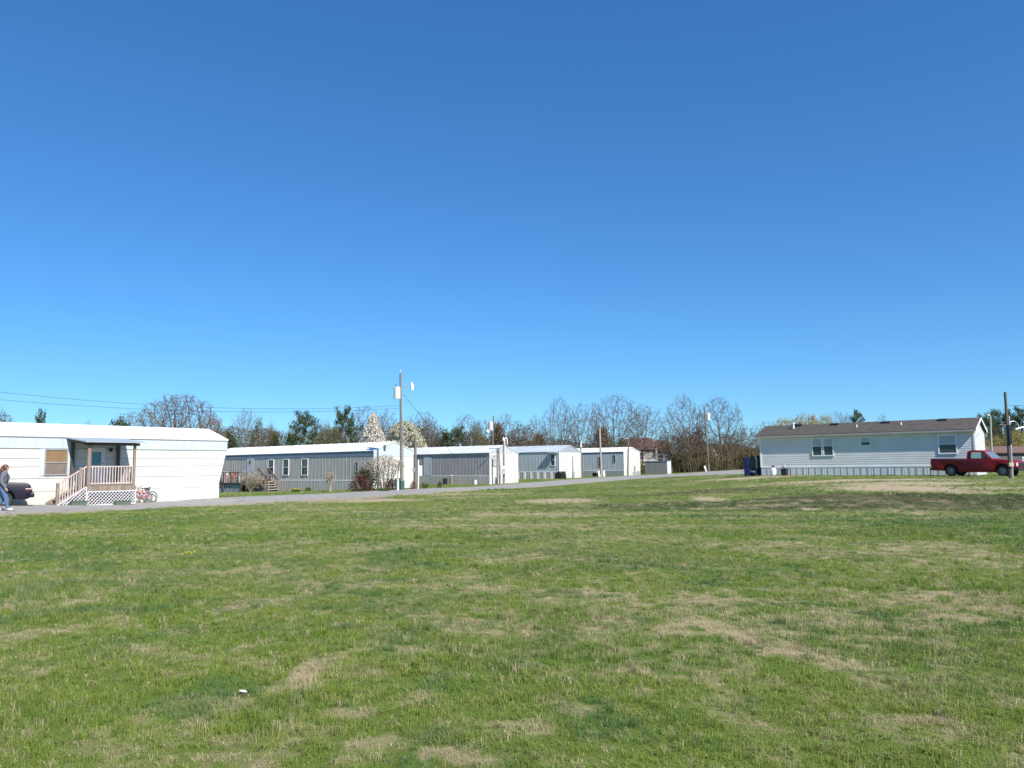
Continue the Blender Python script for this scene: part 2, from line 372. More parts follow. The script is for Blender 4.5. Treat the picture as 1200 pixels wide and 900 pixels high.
c_ = mixc(nt, math_(nt, 'MULTIPLY', attr(nt, 'weed', 'INSTANCER'), .75), c_, (.070,.165,.050))
c_ = mixc(nt, math_(nt, 'MULTIPLY', attr(nt, 'dull', 'INSTANCER'), .5), c_, (.20,.255,.075))
c_ = mixc(nt, math_(nt, 'MULTIPLY', attr(nt, 'bank', 'INSTANCER'), .85), c_, (.055,.105,.028))
c_ = mixc(nt, dryA, c_, (.50,.42,.25))
d_ = nt.nodes.new('ShaderNodeBsdfDiffuse'); t_ = nt.nodes.new('ShaderNodeBsdfTranslucent'); g_ = nt.nodes.new('ShaderNodeBsdfGlossy'); g_.inputs['Roughness'].default_value = .45; g_.inputs['Color'].default_value = (.9,.9,.9,1)
m1 = nt.nodes.new('ShaderNodeMixShader'); m1.inputs[0].default_value = .26; m2 = nt.nodes.new('ShaderNodeMixShader'); m2.inputs[0].default_value = .035
nt.links.new(c_, d_.inputs[0]); nt.links.new(c_, t_.inputs[0]); nt.links.new(d_.outputs[0], m1.inputs[1]); nt.links.new(t_.outputs[0], m1.inputs[2])
nt.links.new(m1.outputs[0], m2.inputs[1]); nt.links.new(g_.outputs[0], m2.inputs[2]); nt.links.new(m2.outputs[0], out.inputs[0])
tcol = bpy.data.collections.new('tuft_shapes')
specs = [(24,.03,.075,.08,.0045,1.3),(24,.02,.06,.085,.0045,1.8),(26,.035,.09,.075,.005,1.1),(18,.04,.10,.055,.0055,1.5),(26,.02,.05,.10,.005,2.2)]
for k, sp in enumerate(specs):
    ob = bpy.data.objects.new('tuft_shape_%d' % k, make_tuft(sp[0], sp[1], sp[2], sp[3], sp[4], 100+k, sp[5])); tcol.objects.link(ob)
edgepx = np.array([600+F*p[0]/max(p[1], 1) for p in NEs]); edgeY = NEs[:, 1]
srt = np.argsort(edgepx); edgepx = edgepx[srt]; edgeY = edgeY[srt]
def in_field(x, y):
    px = 600+F*x/np.maximum(y, 1); lim = np.interp(px, edgepx, edgeY) - .15 + (vnoise(x*1.3, y*1.3, 5)-.5)*1.2
    lim = np.where(px > 880, np.interp(px, [880, 893, 1145, 1300], [60, 60, 52, 45])-.1, lim)
    return y < lim
P_, S_ = [], []
for y0, y1, dens, sc in ((.6, 3.0, 200, .7), (3.0, 6, 330, .62), (6, 10, 200, .72), (10, 16, 110, .85), (16, 26, 60, 1.05), (26, 40, 26, 1.25), (40, 60, 12, 1.4)):
    hw = lambda y: .74*y+4.2
    area = (y1-y0)*2*hw((y0+y1)/2); n = int(area*dens)
    y = rng.uniform(y0, y1, int(n*1.4)); y = y[rng.random(len(y)) < hw(y)/hw(y1)][:n]; n = len(y); x = rng.uniform(-1, 1, n)*hw(y)
    P_.append(np.stack([x, y], 1)); S_.append(np.full(n, sc))
# lawn strips between lane and homes
def patch(pts, dens, sc):
    pts = np.array(pts); lo, hi = pts.min(0), pts.max(0); n = int((hi-lo).prod()*dens); Q_ = rng.uniform(lo, hi, (n, 2)); ins = np.zeros(n, bool); j_ = len(pts)-1
    for i_ in range(len(pts)):
        a, b_ = pts[i_], pts[j_]; c = ((a[1] > Q_[:,1]) != (b_[1] > Q_[:,1])) & (Q_[:,0] < (b_[0]-a[0])*(Q_[:,1]-a[1])/(b_[1]-a[1]+1e-9)+a[0]); ins ^= c; j_ = i_
    return Q_[ins]
lawn = [FE[6], FE[7], FE[8], FE[9], at(438,573,62.5), at(258,577,74), at(256,584,44)]
Ql = patch([(p.x-.0, p.y+.5) for p in lawn], 14, 1)
lawn2 = [(24,62),(31,56),(26,53),(17.5,59.5),(14,90),(16,104),(22,104)]
P = np.concatenate(P_); S = np.concatenate(S_); keep = in_field(P[:,0], P[:,1]); P = P[keep]; S = S[keep]
P = np.concatenate([P, Ql, patch(lawn2, 6, 1)]); S = np.concatenate([S, np.full(len(P)-len(S), 1.2)])
d_r, s_n, d_k, l_h = wear(P[:,0], P[:,1])
keep = rng.random(len(P)) > np.clip(s_n*1.0, 0, .97); keep &= rng.random(len(P)) > d_k*.35; keep &= rng.random(len(P)) > d_r*.45
P, S, d_r, s_n, d_k, l_h = [a[keep] for a in (P, S, d_r, s_n, d_k, l_h)]
n = len(P); print('tufts', n)
zz = hgt(P[:,0], P[:,1]); rr2 = np.hypot(P[:,0], P[:,1]); zz += (((fbm(P[:,0], P[:,1], .8, 3, 2)-.5)*.05 + (fbm(P[:,0], P[:,1], 5, 2, 4)-.5)*.10)*np.clip((rr2-2)/3, 0, 1))*(rr2 < 60)
hs = .75 + .75*l_h*(1-d_r) + .35*rng.random(n) - .25*d_r + .9*np.clip(fbm(P[:,0], P[:,1], .9, 3, 88)-.58, 0, 1)*4*(rr2 < 16) + .35*np.clip((fbm(P[:,0], P[:,1], .30, 3, 188)-.5)*4, -1, 1)*(rr2 < 16)
pm = bpy.data.meshes.new('lawn_grass'); pm.from_pydata(np.stack([P[:,0], P[:,1], zz-.005], 1).tolist(), [], []); pm.update()
def setA(nm, typ, arr, key='value'):
    a = pm.attributes.new(nm, typ, 'POINT'); a.data.foreach_set(key, np.ascontiguousarray(arr, dtype=np.int32 if typ == 'INT' else np.float32).ravel())
dryv = np.clip(np.clip(d_r*1.35+rng.normal(0, .16, n), 0, 1) + (rng.random(n) < .06)*.7, 0, 1)
setA('dry', 'FLOAT', dryv); setA('bank', 'FLOAT', bankf(P[:,0], P[:,1])); setA('lush', 'FLOAT', np.clip(l_h+rng.normal(0, .12, n), 0, 1)); setA('rnd', 'FLOAT', np.clip(.5*rng.random(n)+1.6*(fbm(P[:,0], P[:,1], 1.1, 4, 140)-.42), 0, 1)); setA('weed', 'FLOAT', np.clip((fbm(P[:,0], P[:,1], .55, 4, 151)*.6+fbm(P[:,0], P[:,1], 3.2, 3, 155)*.4-.52)*9, 0, 1)); setA('dull', 'FLOAT', np.clip((fbm(P[:,0], P[:,1], 1.9, 4, 161)-.52)*5, 0, 1))
sv = np.stack([S*(.8+.5*rng.random(n)), S*(.8+.5*rng.random(n)), S**.4*hs], 1); setA('scl', 'FLOAT_VECTOR', sv, 'vector')
setA('rot', 'FLOAT_VECTOR', np.stack([np.zeros(n), np.zeros(n), rng.uniform(0, 6.28, n)], 1), 'vector'); setA('pick', 'INT', rng.integers(0, len(specs), n))
ng = bpy.data.node_groups.new('scatter_grass', 'GeometryNodeTree'); ng.interface.new_socket('Geometry', in_out='INPUT', socket_type='NodeSocketGeometry'); ng.interface.new_socket('Geometry', in_out='OUTPUT', socket_type='NodeSocketGeometry')
gi = ng.nodes.new('NodeGroupInput'); gout = ng.nodes.new('NodeGroupOutput'); iop = ng.nodes.new('GeometryNodeInstanceOnPoints'); ci = ng.nodes.new('GeometryNodeCollectionInfo')
ci.inputs['Collection'].default_value = tcol; ci.inputs['Separate Children'].default_value = True; ci.inputs['Reset Children'].default_value = True
def na(nm, t):
    a = ng.nodes.new('GeometryNodeInputNamedAttribute'); a.data_type = t; a.inputs[0].default_value = nm; return a.outputs[0]
L = ng.links; L.new(gi.outputs[0], iop.inputs['Points']); L.new(ci.outputs[0], iop.inputs['Instance']); iop.inputs['Pick Instance'].default_value = True
L.new(na('pick', 'INT'), iop.inputs['Instance Index']); L.new(na('rot', 'FLOAT_VECTOR'), iop.inputs['Rotation']); L.new(na('scl', 'FLOAT_VECTOR'), iop.inputs['Scale']); L.new(iop.outputs[0], gout.inputs[0])
po = bpy.data.objects.new('lawn_grass', pm); COL.objects.link(po); md = po.modifiers.new('scatter', 'NODES'); md.node_group = ng
tag(po, 'short spring grass growing all over the field', 'grass', kind='stuff')

#@@PART2
# ------------------------------------------------------------------ helpers for buildings
TH0 = math.atan2(.788, .616)
def sb(mb, side, u0, u1, d0, d1, z0, z1):
    if side == 'x-': return mb.box(-d1, -d0, u0, u1, z0, z1)
    if side == 'y-': return mb.box(u0, u1, -d1, -d0, z0, z1)
def sp(side, u, d, z): return Vector((-d, u, z)) if side == 'x-' else Vector((u, -d, z))
def rect(o, side, x0, y0, x1, y1, d=0):
    ax = side[0]; a = on(o, x0, y0, ax, -d); b_ = on(o, x1, y1, ax, -d); k = 1 if ax == 'x' else 0
    return min(a[k], b_[k]), max(a[k], b_[k]), min(a.z, b_.z), max(a.z, b_.z)
def window(o, side, u0, u1, z0, z1, fm, pm_, split=.5, fw_=.05, lower=None, d=0.0, uppers=None, mull=0, label=None):
    f = MB(); D = d
    sb(f, side, u0, u1, D, D+.05, z1-fw_, z1); sb(f, side, u0, u1, D, D+.055, z0, z0+fw_)
    sb(f, side, u0, u0+fw_, D, D+.05, z0+fw_, z1-fw_); sb(f, side, u1-fw_, u1, D, D+.05, z0+fw_, z1-fw_)
    zs = z0+(z1-z0)*split
    if split: sb(f, side, u0+fw_, u1-fw_, D, D+.045, zs-.02, zs+.02)
    for k in range(mull): 
        uu = u0+(u1-u0)*(k+1)/(mull+1); sb(f, side, uu-fw_/2, uu+fw_/2, D, D+.047, z0+fw_, z1-fw_)
    w = f.build('window', fm, o, label=label)
    if split and lower:
        p = MB(); sb(p, side, u0+fw_, u1-fw_, D+.005, D+.022, zs, z1-fw_); p.build('pane', pm_, w)
        p = MB(); sb(p, side, u0+fw_, u1-fw_, D+.005, D+.02, z0+fw_, zs); p.build('pane', lower, w)
    else:
        p = MB(); sb(p, side, u0+fw_, u1-fw_, D+.005, D+.02, z0+fw_, z1-fw_); p.build('pane', pm_, w)
    return w
def ribs(mb, side, u0, u1, z0, z1, step, d=.0, pr=.014, w=.03, seed=1):
    rs = random.Random(seed); u = u0+step*.5
    while u < u1-w:
        sb(mb, side, u, u+w*rs.uniform(.7, 1.3), d-.02, d+pr*rs.uniform(.6, 1.2), z0, z1); u += step*rs.uniform(.85, 1.15)
def build_root(name, px, py, Yd, label, cat, group=None):
    p = at(px, py, Yd); return empty(name, p.x, p.y, TH0, label, cat, group, z=p.z)
WS = (.35, .35, 3.2)   # streaky weathering stretched vertically comes from the small z scale below
wall_white = mat('painted_metal_white', (.66,.64,.59), .45, .12, 1.8, (3,3,.35))
wall_cream = mat('painted_metal_cream', (.70,.685,.61), .42, .09, 1.6, (3,3,.3))
wall_blue = mat('painted_metal_pale_blue', (.56,.62,.64), .45, .08, 1.6, (3,3,.4))
wall_grey = mat('ribbed_metal_grey', (.46,.44,.405), .5, .16, 2.2, (4,4,.25), col2=(.30,.285,.26))
wall_grey2 = mat('ribbed_metal_dark_grey', (.37,.345,.345), .5, .16, 2.4, (4,4,.25), col2=(.25,.235,.235))
wall_blueg = mat('ribbed_metal_blue_grey', (.50,.53,.54), .5, .14, 2.0, (4,4,.25), col2=(.35,.385,.40))
band_blue = mat('band_slate_blue', (.17,.22,.29), .5, .12, 1.5, (2,2,.5))
roof_white = mat('roof_coating_white', (.84,.84,.82), .55, .04, .6)
roof_grey = mat('roof_metal_grey', (.52,.56,.60), .5, .10, .9, (1,.3,1), col2=(.38,.42,.47))
roof_pale = mat('roof_metal_pale', (.68,.70,.71), .5, .10, .8, (1,.4,1), col2=(.50,.53,.55))
white_trim = mat('white_trim', (.82,.82,.80), .45, .03)
grey_trim = mat('grey_trim', (.35,.36,.36), .5, .1)
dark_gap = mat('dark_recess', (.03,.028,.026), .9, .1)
wood_old = mat('weathered_timber', (.30,.235,.185), .85, .22, 6, (1,1,.3), col2=(.17,.13,.10), bump=.3)
wood_pale = mat('pinkish_timber', (.60,.51,.46), .8, .15, 5, (1,1,.3), col2=(.42,.33,.29))
wood_pole = mat('pole_timber', (.20,.18,.15), .9, .2, 5, (2,2,.15), col2=(.14,.115,.09), bump=.4)
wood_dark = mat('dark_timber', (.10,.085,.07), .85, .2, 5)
metal_lt = mat('galvanised', (.55,.57,.58), .4, .08, 3, metal=.3)
metal_grey = mat('transformer_grey', (.62,.64,.64), .45, .06)
black = mat('black_rubber', (.02,.02,.022), .6, .1); black_pl = mat('black_plastic', (.02,.021,.023), .45, .1)
glass_d = glass('window_glass', (.05,.06,.07)); glass_b = glass('window_glass_blue', (.07,.10,.12), .12)
blind_brown = mat('brown_blind', (.27,.165,.08), .5, .08, 3); pane_reflect_low = mat('painted_pane_reflection', (.22,.18,.15), .35, .1, 3)  # second one: grey-brown reflection in the lower pane, put into the colour
blind_pale = mat('pale_blind', (.42,.48,.50), .5, .06, (3))
shingle = mat('brown_shingle', (.088,.076,.062), .9, .2, 3, (1,1,1), col2=(.042,.036,.030), bump=.5, bscale=14)

# ------------------------------------------------------------------ home 1: cream trailer at the left edge
p1 = at(256, 584, 41.8)
T1 = empty('mobile_home', p1.x, p1.y, math.atan2(.777, .629), 'cream mobile home with raked end and pale blue top band at the left edge', 'mobile home', 'single wide mobile homes along the lane', z=p1.z)
E1, Rg1, W1, L1 = 3.02, 3.66, 3.9, 17.0
def endx(z): return 0.0 if z < .75 else min(.40, (z-.75)/(2.5-.75)*.40)
mb = MB()
prof = [(-L1,-.7),(0,-.7),(0,.75),(.40,2.5),(.40,E1),(-L1,E1)]
mb.prism(prof, 'y', 0, W1)
mb.prism([(0,E1),(W1,E1),(W1/2,Rg1-.03)], 'x', .40, .34); mb.prism([(0,E1),(W1,E1),(W1/2,Rg1-.03)], 'x', -L1, -L1+.06)
for z in (2.06, 1.70, 1.19):
    m2 = MB(); m2.prism([(-L1,z-.010),(endx(z)-.02,z-.010),(endx(z)-.02,z+.010),(-L1,z+.010)], 'y', -.014, .02); m2.build('siding_joint', mat('joint_line_grey', (.42,.42,.40), .6, .1), T1)  # thin grey strips for the horizontal siding joints
ribs(mb, 'y-', -L1, -.1, .78, 2.48, .31, 0, .005, .02, 3)
mb.build('wall', wall_cream, T1)
mb = MB(); mb.box(-L1, .42, -.016, 0.01, 2.51, E1-.002); ribs(mb, 'y-', -L1, .38, 2.52, E1-.01, .2, .014, .007, .02, 4); mb.box(.36, .418, 0, W1, 2.51, E1); mb.build('top_band', wall_blue, T1)
mb = MB(); mb.box(-L1, .425, -.028, 0, 2.485, 2.512); mb.box(-L1, .44, -.05, 0, E1-.035, E1-.004); mb.build('drip_edge', grey_trim, T1)
mb = MB(); mb.box(-L1, .01, -.03, 0, .615, .685); mb.build('skirt_trim', wall_cream, T1)
mb = MB(); mb.box(-L1, .0, -.024, 0, .596, .614); mb.box(-L1, .0, -.024, 0, .686, .70); mb.build('skirt_joint', MATS['joint_line_grey'], T1)
mb = MB(); mb.box(-L1, .006, -.02, .01, -.7, .598); ribs(mb, 'y-', -L1, 0, -.7, .598, .16, .018, .01, .02, 5); mb.build('skirt', wall_cream, T1)
mb = MB(); o_ = .05
mb.prism([(-o_,E1),(W1/2,Rg1),(W1+o_,E1),(W1+o_,E1+.05),(W1/2,Rg1+.05),(-o_,E1+.05)], 'x', -L1-.05, .46)
for k in range(14): mb.prism([(-o_,E1+.045),(W1/2,Rg1+.045),(W1+o_,E1+.045),(W1+o_,E1+.062),(W1/2,Rg1+.066),(-o_,E1+.062)], 'x', -L1+k*1.22, -L1+k*1.22+.04)
mb.build('roof', roof_white, T1)
u0,u1,z0,z1 = rect(T1, 'y-', 52.5, 526.3, 78.3, 556.8)
window(T1, 'y-', u0, u1, z0, z1, grey_trim, blind_brown, .49, .045, pane_reflect_low)
for a, b_ in ((47.3, 52.2), (78.6, 84.5)):
    q0,q1,_,_ = rect(T1, 'y-', a, 530, b_, 550); mb = MB(); sb(mb, 'y-', q0, q1, 0, .02, z0-.02, z1+.02); mb.build('window_side_panel', wall_blue, T1)
# entrance door beneath the porch roof
u0,u1,z0,z1 = rect(T1, 'y-', 104.5, 524.5, 121.5, 567)
df = MB(); sb(df, 'y-', u0, u1, 0, .03, z0, z1); dr = df.build('door', white_trim, T1)
w_ = u1-u0
mb = MB(); sb(mb, 'y-', u0+.18*w_, u0+.75*w_, .032, .042, z0+.95, z1-.2); mb.build('door_glass', glass('door_glass', (.12,.30,.38), .1), dr)
mb = MB(); sb(mb, 'y-', u0+.2*w_, u0+.73*w_, .032, .05, z0+.86, z0+.94); mb.build('door_rail', grey_trim, dr)
mb = MB(); mb.ball(sp('y-', u0+.86*w_, .06, z0+.95), .035); mb.build('handle', metal_lt, dr)
q_ = on(T1, 129.3, 527.5, 'y', 0); mb = MB(); mb.ball((q_.x, -.09, q_.z), .09, (.9,.8,1)); mb.box(q_.x-.04, q_.x+.04, -.06, 0, q_.z+.02, q_.z+.1); mb.build('wall_lantern', black_pl, T1)

# porch in front of it
pd = 1.75
def T1u(px, py=570, d=pd): return on(T1, px, py, 'y', -d).x
def T1z(px, py, d=pd): return on(T1, px, py, 'y', -d).z
xa, xb = T1u(101.5), T1u(158.2)
zd = T1z(130, 568.5)                      # deck height in home coordinates
zg = T1z(130, 590.5)
pr0 = T1.matrix_world if False else None
PM = Matrix.Translation(T1.location) @ T1.rotation_euler.to_matrix().to_4x4()
po_ = PM @ Vector((xa, -pd, zg)); PR = empty('entrance_porch', po_.x, po_.y, T1.rotation_euler.z, 'wooden entrance porch with pale railings, white lattice skirt and small roof on the cream home', 'porch', z=po_.z)
PL = xb-xa; hd = zd-zg
def lz(px, py, d=0): q = on(PR, px, py, 'y', -d); return q
mb = MB()
for k in range(12): mb.box(0, PL, .02+k*.143, .02+k*.143+.13, hd-.035, hd)
mb.build('deck', wood_old, PR)
mb = MB(); mb.box(-.02, PL+.02, -.03, .015, hd-.26, hd-.038); mb.box(-.03, .01, .016, pd-.03, hd-.24, hd-.04); mb.box(PL-.01, PL+.03, .016, pd-.03, hd-.24, hd-.04); mb.build('deck_rim', wood_old, PR)
ztop = lz(130, 546).z
def post(x, y, z0, z1, w=.09, nm='post', m_=None): mb = MB(); mb.box(x-w/2, x+w/2, y-w/2, y+w/2, z0, z1); return mb.build(nm, m_ or wood_old, PR, bevel=.006)
zr = lz(104, 519).z; zr2 = lz(160, 520).z
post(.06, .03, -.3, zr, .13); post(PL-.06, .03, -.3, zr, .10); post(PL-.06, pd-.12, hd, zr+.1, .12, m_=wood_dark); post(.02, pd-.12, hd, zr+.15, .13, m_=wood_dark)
mb = MB(); mb.box(.12, PL-.12, .0, .06, ztop-.05, ztop); mb.box(.12, PL-.12, .012, .05, hd+.06, hd+.12); mb.build('rail', wood_pale, PR)
x = .2
while x < PL-.15: 
    mb = MB(); mb.box(x, x+.04, -.012, .010, hd+.03, ztop-.02); mb.build('baluster', wood_pale, PR); x += .125
mb = MB(); mb.box(PL-.08, PL-.02, .08, pd-.2, ztop-.05, ztop)
for k in range(12): mb.box(PL-.07, PL-.03, .12+k*.12, .16+k*.12, hd+.03, ztop-.05)
mb.build('side_railing', wood_pale, PR)
# porch roof: thin sheet metal sloping to the front
rl, rr_ = lz(100, 517).x-.1, lz(166.5, 519.5).x
mb = MB(); zw = (E1-zg)-.06; zf = zr+.02
mb.prism([(-.28,zf),(pd+.0,zw),(pd+.0,zw+.05),(-.28,zf+.05)], 'x', rl, rr_)
mb.build('porch_roof', mat('porch_roof_metal', (.36,.42,.45), .45, .1), PR)
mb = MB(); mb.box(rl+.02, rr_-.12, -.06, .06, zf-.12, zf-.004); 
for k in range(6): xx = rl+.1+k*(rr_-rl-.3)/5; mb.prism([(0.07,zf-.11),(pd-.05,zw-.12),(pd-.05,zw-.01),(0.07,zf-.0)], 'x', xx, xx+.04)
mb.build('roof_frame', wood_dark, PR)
# stairs descending to the left
sx = lz(65, 590).x; run = -sx; nst = 5
mb = MB()
for k in range(nst):
    zt = hd*(1-(k+1)/(nst+.6)); x1 = -run*.94*k/nst; x0 = -run*.94*(k+1)/nst; mb.box(x0-.03, x1, .12, 1.05, zt-.04, zt)
mb.build('stair_treads', wood_old, PR)
mb = MB(); 
for y in (.08, 1.08): mb.beam((-run*.96, y, .02), (-.02, y, hd-.15), .05, .22)
mb.build('stair_stringer', wood_old, PR)
nw = lz(68, 567); mb = MB(); mb.beam((nw.x, .03, nw.z), (-.02, .03, ztop-.02), .06, .05); mb.build('stair_handrail', wood_pale, PR)
post(nw.x, .03, -.3, nw.z+.03, .10)
k = 1; nb = 11
while k < nb:
    x = nw.x*(1-k/nb); zt = nw.z+(ztop-nw.z)*(k/nb); zb = max(.05, hd*(1+x/run)-.05); mb = MB(); mb.box(x-.02, x+.02, .018, .05, zb, zt-.01); mb.build('baluster', wood_pale, PR); k += 1
post(-.28, .03, 0, ztop-.05, .10)
# lattice panels
lat = mat('white_lattice', (.78,.76,.77), .6, .04)
def lattice(poly, y, name='lattice_skirt'):
    mb = MB(); P2 = [Vector(p) for p in poly]; xs = [p.x for p in P2]; zs = [p.y for p in P2]
    for s_, yy in ((1, y), (-1, y+.012)):
        c = -12.0
        while c < 12:
            hit = []
            for a, b_ in zip(P2, P2[1:]+P2[:1]):
                fa = a.y - s_*a.x - c; fb = b_.y - s_*b_.x - c
                if fa*fb < 0: t = fa/(fa-fb); hit.append(a+(b_-a)*t)
            if len(hit) >= 2 and (hit[0]-hit[1]).length > .05: mb.beam((hit[0].x, yy, hit[0].y), (hit[1].x, yy, hit[1].y), .011, .066, up=(0,1,0)) 
            c += .148
    n_ = len(P2)
    for k in range(n_): a, b_ = P2[k], P2[(k+1) % n_]; mb.beam((a.x, y-.006, a.y), (b_.x, y-.006, b_.y), .03, .04, up=(0,1,0))
    return mb.build(name, lat, PR)
lattice([(.0,-.02),(PL,-.02),(PL,hd-.27),(0,hd-.27)], -.055)
lattice([(-run-.02,-.02),(-.03,-.02),(-.03,hd-.05)], -.055)
mb = MB(); mb.box(.02, PL-.04, .22, .25, -.1, hd-.27); mb.box(PL-.07, PL-.04, .252, pd-.03, -.1, hd-.27); mb.build('painted_shade_backing', dark_gap, PR)  # near-black sheets stand in for the shade behind the lattice

# planters at the foot of the lattice
planter_m = mat('green_planter', (.11,.15,.115), .6, .12)
for px0, px1, lab in ((84, 102, 'long low dark green planter box at the foot of the porch stairs lattice'), (135.5, 153.5, 'long low dark green planter box before the porch lattice near the bicycles')):
    a = PM @ on(T1, px0, 589.5, 'y', -pd-.32); b_ = PM @ on(T1, px1, 589.5, 'y', -pd-.32); ln = (b_-a).length
    pt = empty('planter_box', a.x, a.y, T1.rotation_euler.z, lab, 'planter', 'planter boxes at the porch', z=gz(a.x, a.y)-.01)
    mb = MB(); mb.box(0, ln, 0, .2, 0, .03); mb.box(0, ln, 0, .02, .03, .23); mb.box(0, ln, .18, .2, .03, .23); mb.box(0, .02, .02, .18, .03, .23); mb.box(ln-.02, ln, .02, .18, .03, .23); mb.box(-.015, ln+.015, -.02, 0, .19, .24)
    mb.build('box', planter_m, pt); mb = MB(); mb.box(.02, ln-.02, .02, .18, .03, .19); mb.build('soil', dark_gap, pt)

# ------------------------------------------------------------------ homes 2 to 5
GRP = 'single wide mobile homes along the lane'
def trailer(px, py, Yd, L_, W_, pe, pr_, label, wall, endw, roofm, skirt_z, skirtm, ribstep, band=None, bandh=.42, bandend=None, trim=white_trim, seed=0, ov=.07, sk_rib=.35):
    o = build_root('mobile_home', px, py, Yd, label, 'mobile home', GRP)
    E_ = at(px-.4, pe, Yd).z - o.location.z; gx = W_/2
    Rr = at(pr_[0], pr_[1], Yd+.788*gx).z - o.location.z
    print(label[:20], 'E', round(E_,2), 'R', round(Rr,2))
    mb = MB(); mb.box(0, W_, .02, L_, -.8, E_); ribs(mb, 'x-', .02, L_, skirt_z+.06, E_-.03, ribstep, 0, .019, .03, seed); mb.build('wall', wall, o)
    mb = MB(); mb.prism([(.0,-.8),(W_,-.8),(W_,E_),(gx,Rr-.03),(0,E_)], 'y', 0, .018); ribs(mb, 'y-', .02, W_-.02, .1, E_-.5, .41, 0, .006, .02, seed+3); mb.build('end_wall', endw, o)
    mb = MB(); mb.prism([(0,E_),(W_,E_),(gx,Rr-.03)], 'y', L_-.01, L_+.02); mb.build('far_gable', endw, o)
    mb = MB(); mb.prism([(-ov,E_+.005-ov*.3),(gx,Rr),(W_+ov,E_+.005-ov*.3),(W_+ov,E_+.05-ov*.3),(gx,Rr+.05),(-ov,E_+.05-ov*.3)], 'y', -.06, L_+.06)
    k = .6
    while k < L_: mb.prism([(-ov,E_+.045-ov*.3),(gx,Rr+.045),(W_+ov,E_+.045-ov*.3),(W_+ov,E_+.065-ov*.3),(gx,Rr+.07),(-ov,E_+.065-ov*.3)], 'y', k, k+.03); k += 1.2
    mb.build('roof', roofm, o)
    mb = MB(); mb.box(-.03, 0, -.012, L_, skirt_z, skirt_z+.06); mb.build('skirt_trim', trim, o)
    mb = MB(); mb.box(-.018, .01, .005, L_, -.8, skirt_z-.002); ribs(mb, 'x-', .02, L_, -.8, skirt_z-.002, sk_rib, .016, .016, .03, seed+1); mb.build('skirt', skirtm, o)
    mb = MB(); mb.box(-.03, .03, -.028, .03, -.5, E_-.01); mb.build('corner_trim', trim, o)
    if band:
        mb = MB(); mb.box(-.022, .01, .03, L_, E_-bandh, E_-.012); ribs(mb, 'x-', .05, L_, E_-bandh+.01, E_-.02, ribstep/2, .02, .01, .02, seed+2); mb.build('top_band', band, o)
    if bandend:
        mb = MB(); bez = .42 if band else .03; mb.prism([(.03,E_-bez),(W_-.03,E_-bez),(W_-.03,E_-.02),(gx,Rr-.06),(.03,E_-.02)], 'y', -.016, .004); mb.build('gable_band', bandend, o)
    return o, E_, Rr
def tdoor(o, side, r_, m_, kind=None):
    u0,u1,z0,z1 = r_; f = MB(); sb(f, side, u0, u1, 0, .035, z0, z1); d = f.build('door', m_, o)
    mb = MB(); sb(mb, side, u0+.03, u1-.03, .036, .043, z0+.04, z0+.06); sb(mb, side, u0-.035, u0-.002, 0, .05, z0, z1+.03); sb(mb, side, u1+.002, u1+.035, 0, .05, z0, z1+.03); mb.build('door_frame', grey_trim, d)
    mb = MB(); mb.ball(sp(side, u0+.1, .06, z0+.95), .035); mb.build('handle', black_pl, d); return d
T2, E2, R2 = trailer(438, 573, 62, 23, 4.3, 528.2, (463.5,518), 'long grey ribbed mobile home with white roof left of the big utility pole', wall_grey, wall_cream, roof_white, .62, wall_grey, .42, band_blue, .42, wall_blue, seed=21)
d = tdoor(T2, 'x-', rect(T2, 'x-', 290.2, 537.5, 297, 566), wall_blueg)
q_ = on(T2, 293.2, 541.7, 'x', 0); mb = MB(); mb.ball((-.03, q_.y, q_.z), .16, (.25,.8,1.3)); mb.build('oval_window', glass_d, d)
for a in ((314.3,538.6,321,557), (331.8,538,338.6,557.2), (353.4,537.5,361,557.2)):
    window(T2, 'x-', *rect(T2, 'x-', *a), white_trim, glass_b, .5, .06, glass_d)
window(T2, 'x-', *rect(T2, 'x-', 416.5,541.5,420,553), grey_trim, glass_d, .5, .05, glass_d)
T3, E3, R3 = trailer(574, 567.5, 75, 16, 4.4, 530.4, (591,522), 'dark grey ribbed mobile home whose white end wall stands behind two timber posts', wall_grey2, wall_white, roof_pale, .75, wall_grey, .42, bandend=mat('gable_pale_grey', (.50,.53,.55), .5, .08), seed=31, ov=.12, sk_rib=.3)
tdoor(T3, 'x-', rect(T3, 'x-', 497, 535.3, 505.3, 557.6), wall_blueg)
window(T3, 'y-', *rect(T3, 'y-', 577.3, 533.5, 582.2, 546.3), grey_trim, glass('pale_glass', (.45,.44,.40), .2), .5, .07, None, mull=0)
mb = MB(); q_ = on(T3, 540, 523.5, 'x', 2.0); mb.tube((1.9, q_.y, R3-.1), (1.9, q_.y, R3+.28), .06); mb.build('roof_vent', metal_lt, T3)
T4, E4, R4 = trailer(655.6, 560.8, 89, 14, 4.4, 529.3, (668.4,521.9), 'blue grey ribbed mobile home with bluish metal roof and bright white blank end wall', wall_blueg, wall_white, roof_grey, .72, wall_grey, .5, bandend=mat('gable_blue_grey', (.34,.38,.40), .5, .08), seed=41)
window(T4, 'x-', *rect(T4, 'x-', 645, 531.5, 650.8, 546), white_trim, glass_b, .5, .07, glass_d)
mb = MB()
a0,a1,z0,z1 = rect(T4, 'x-', 643.5, 528.2, 654, 530.5); mb.prism([(-.02,z1),(-.02,z1+.05),(-.5,z0+.06),(-.5,z0)], 'y', a0, a1) if False else mb.prism([(a0,0),(a1,0),(a1,.04),(a0,.04)], 'x', -.5, -.02, Matrix.Translation((0,0,z0)))
mb.build('window_awning', white_trim, T4)
k = .9; mb = MB()
while k < 8.5: sb(mb, 'x-', k, k+.32, .0, .05, -.5, .70); k += .95
mb.build('skirt_panel', white_trim, T4)
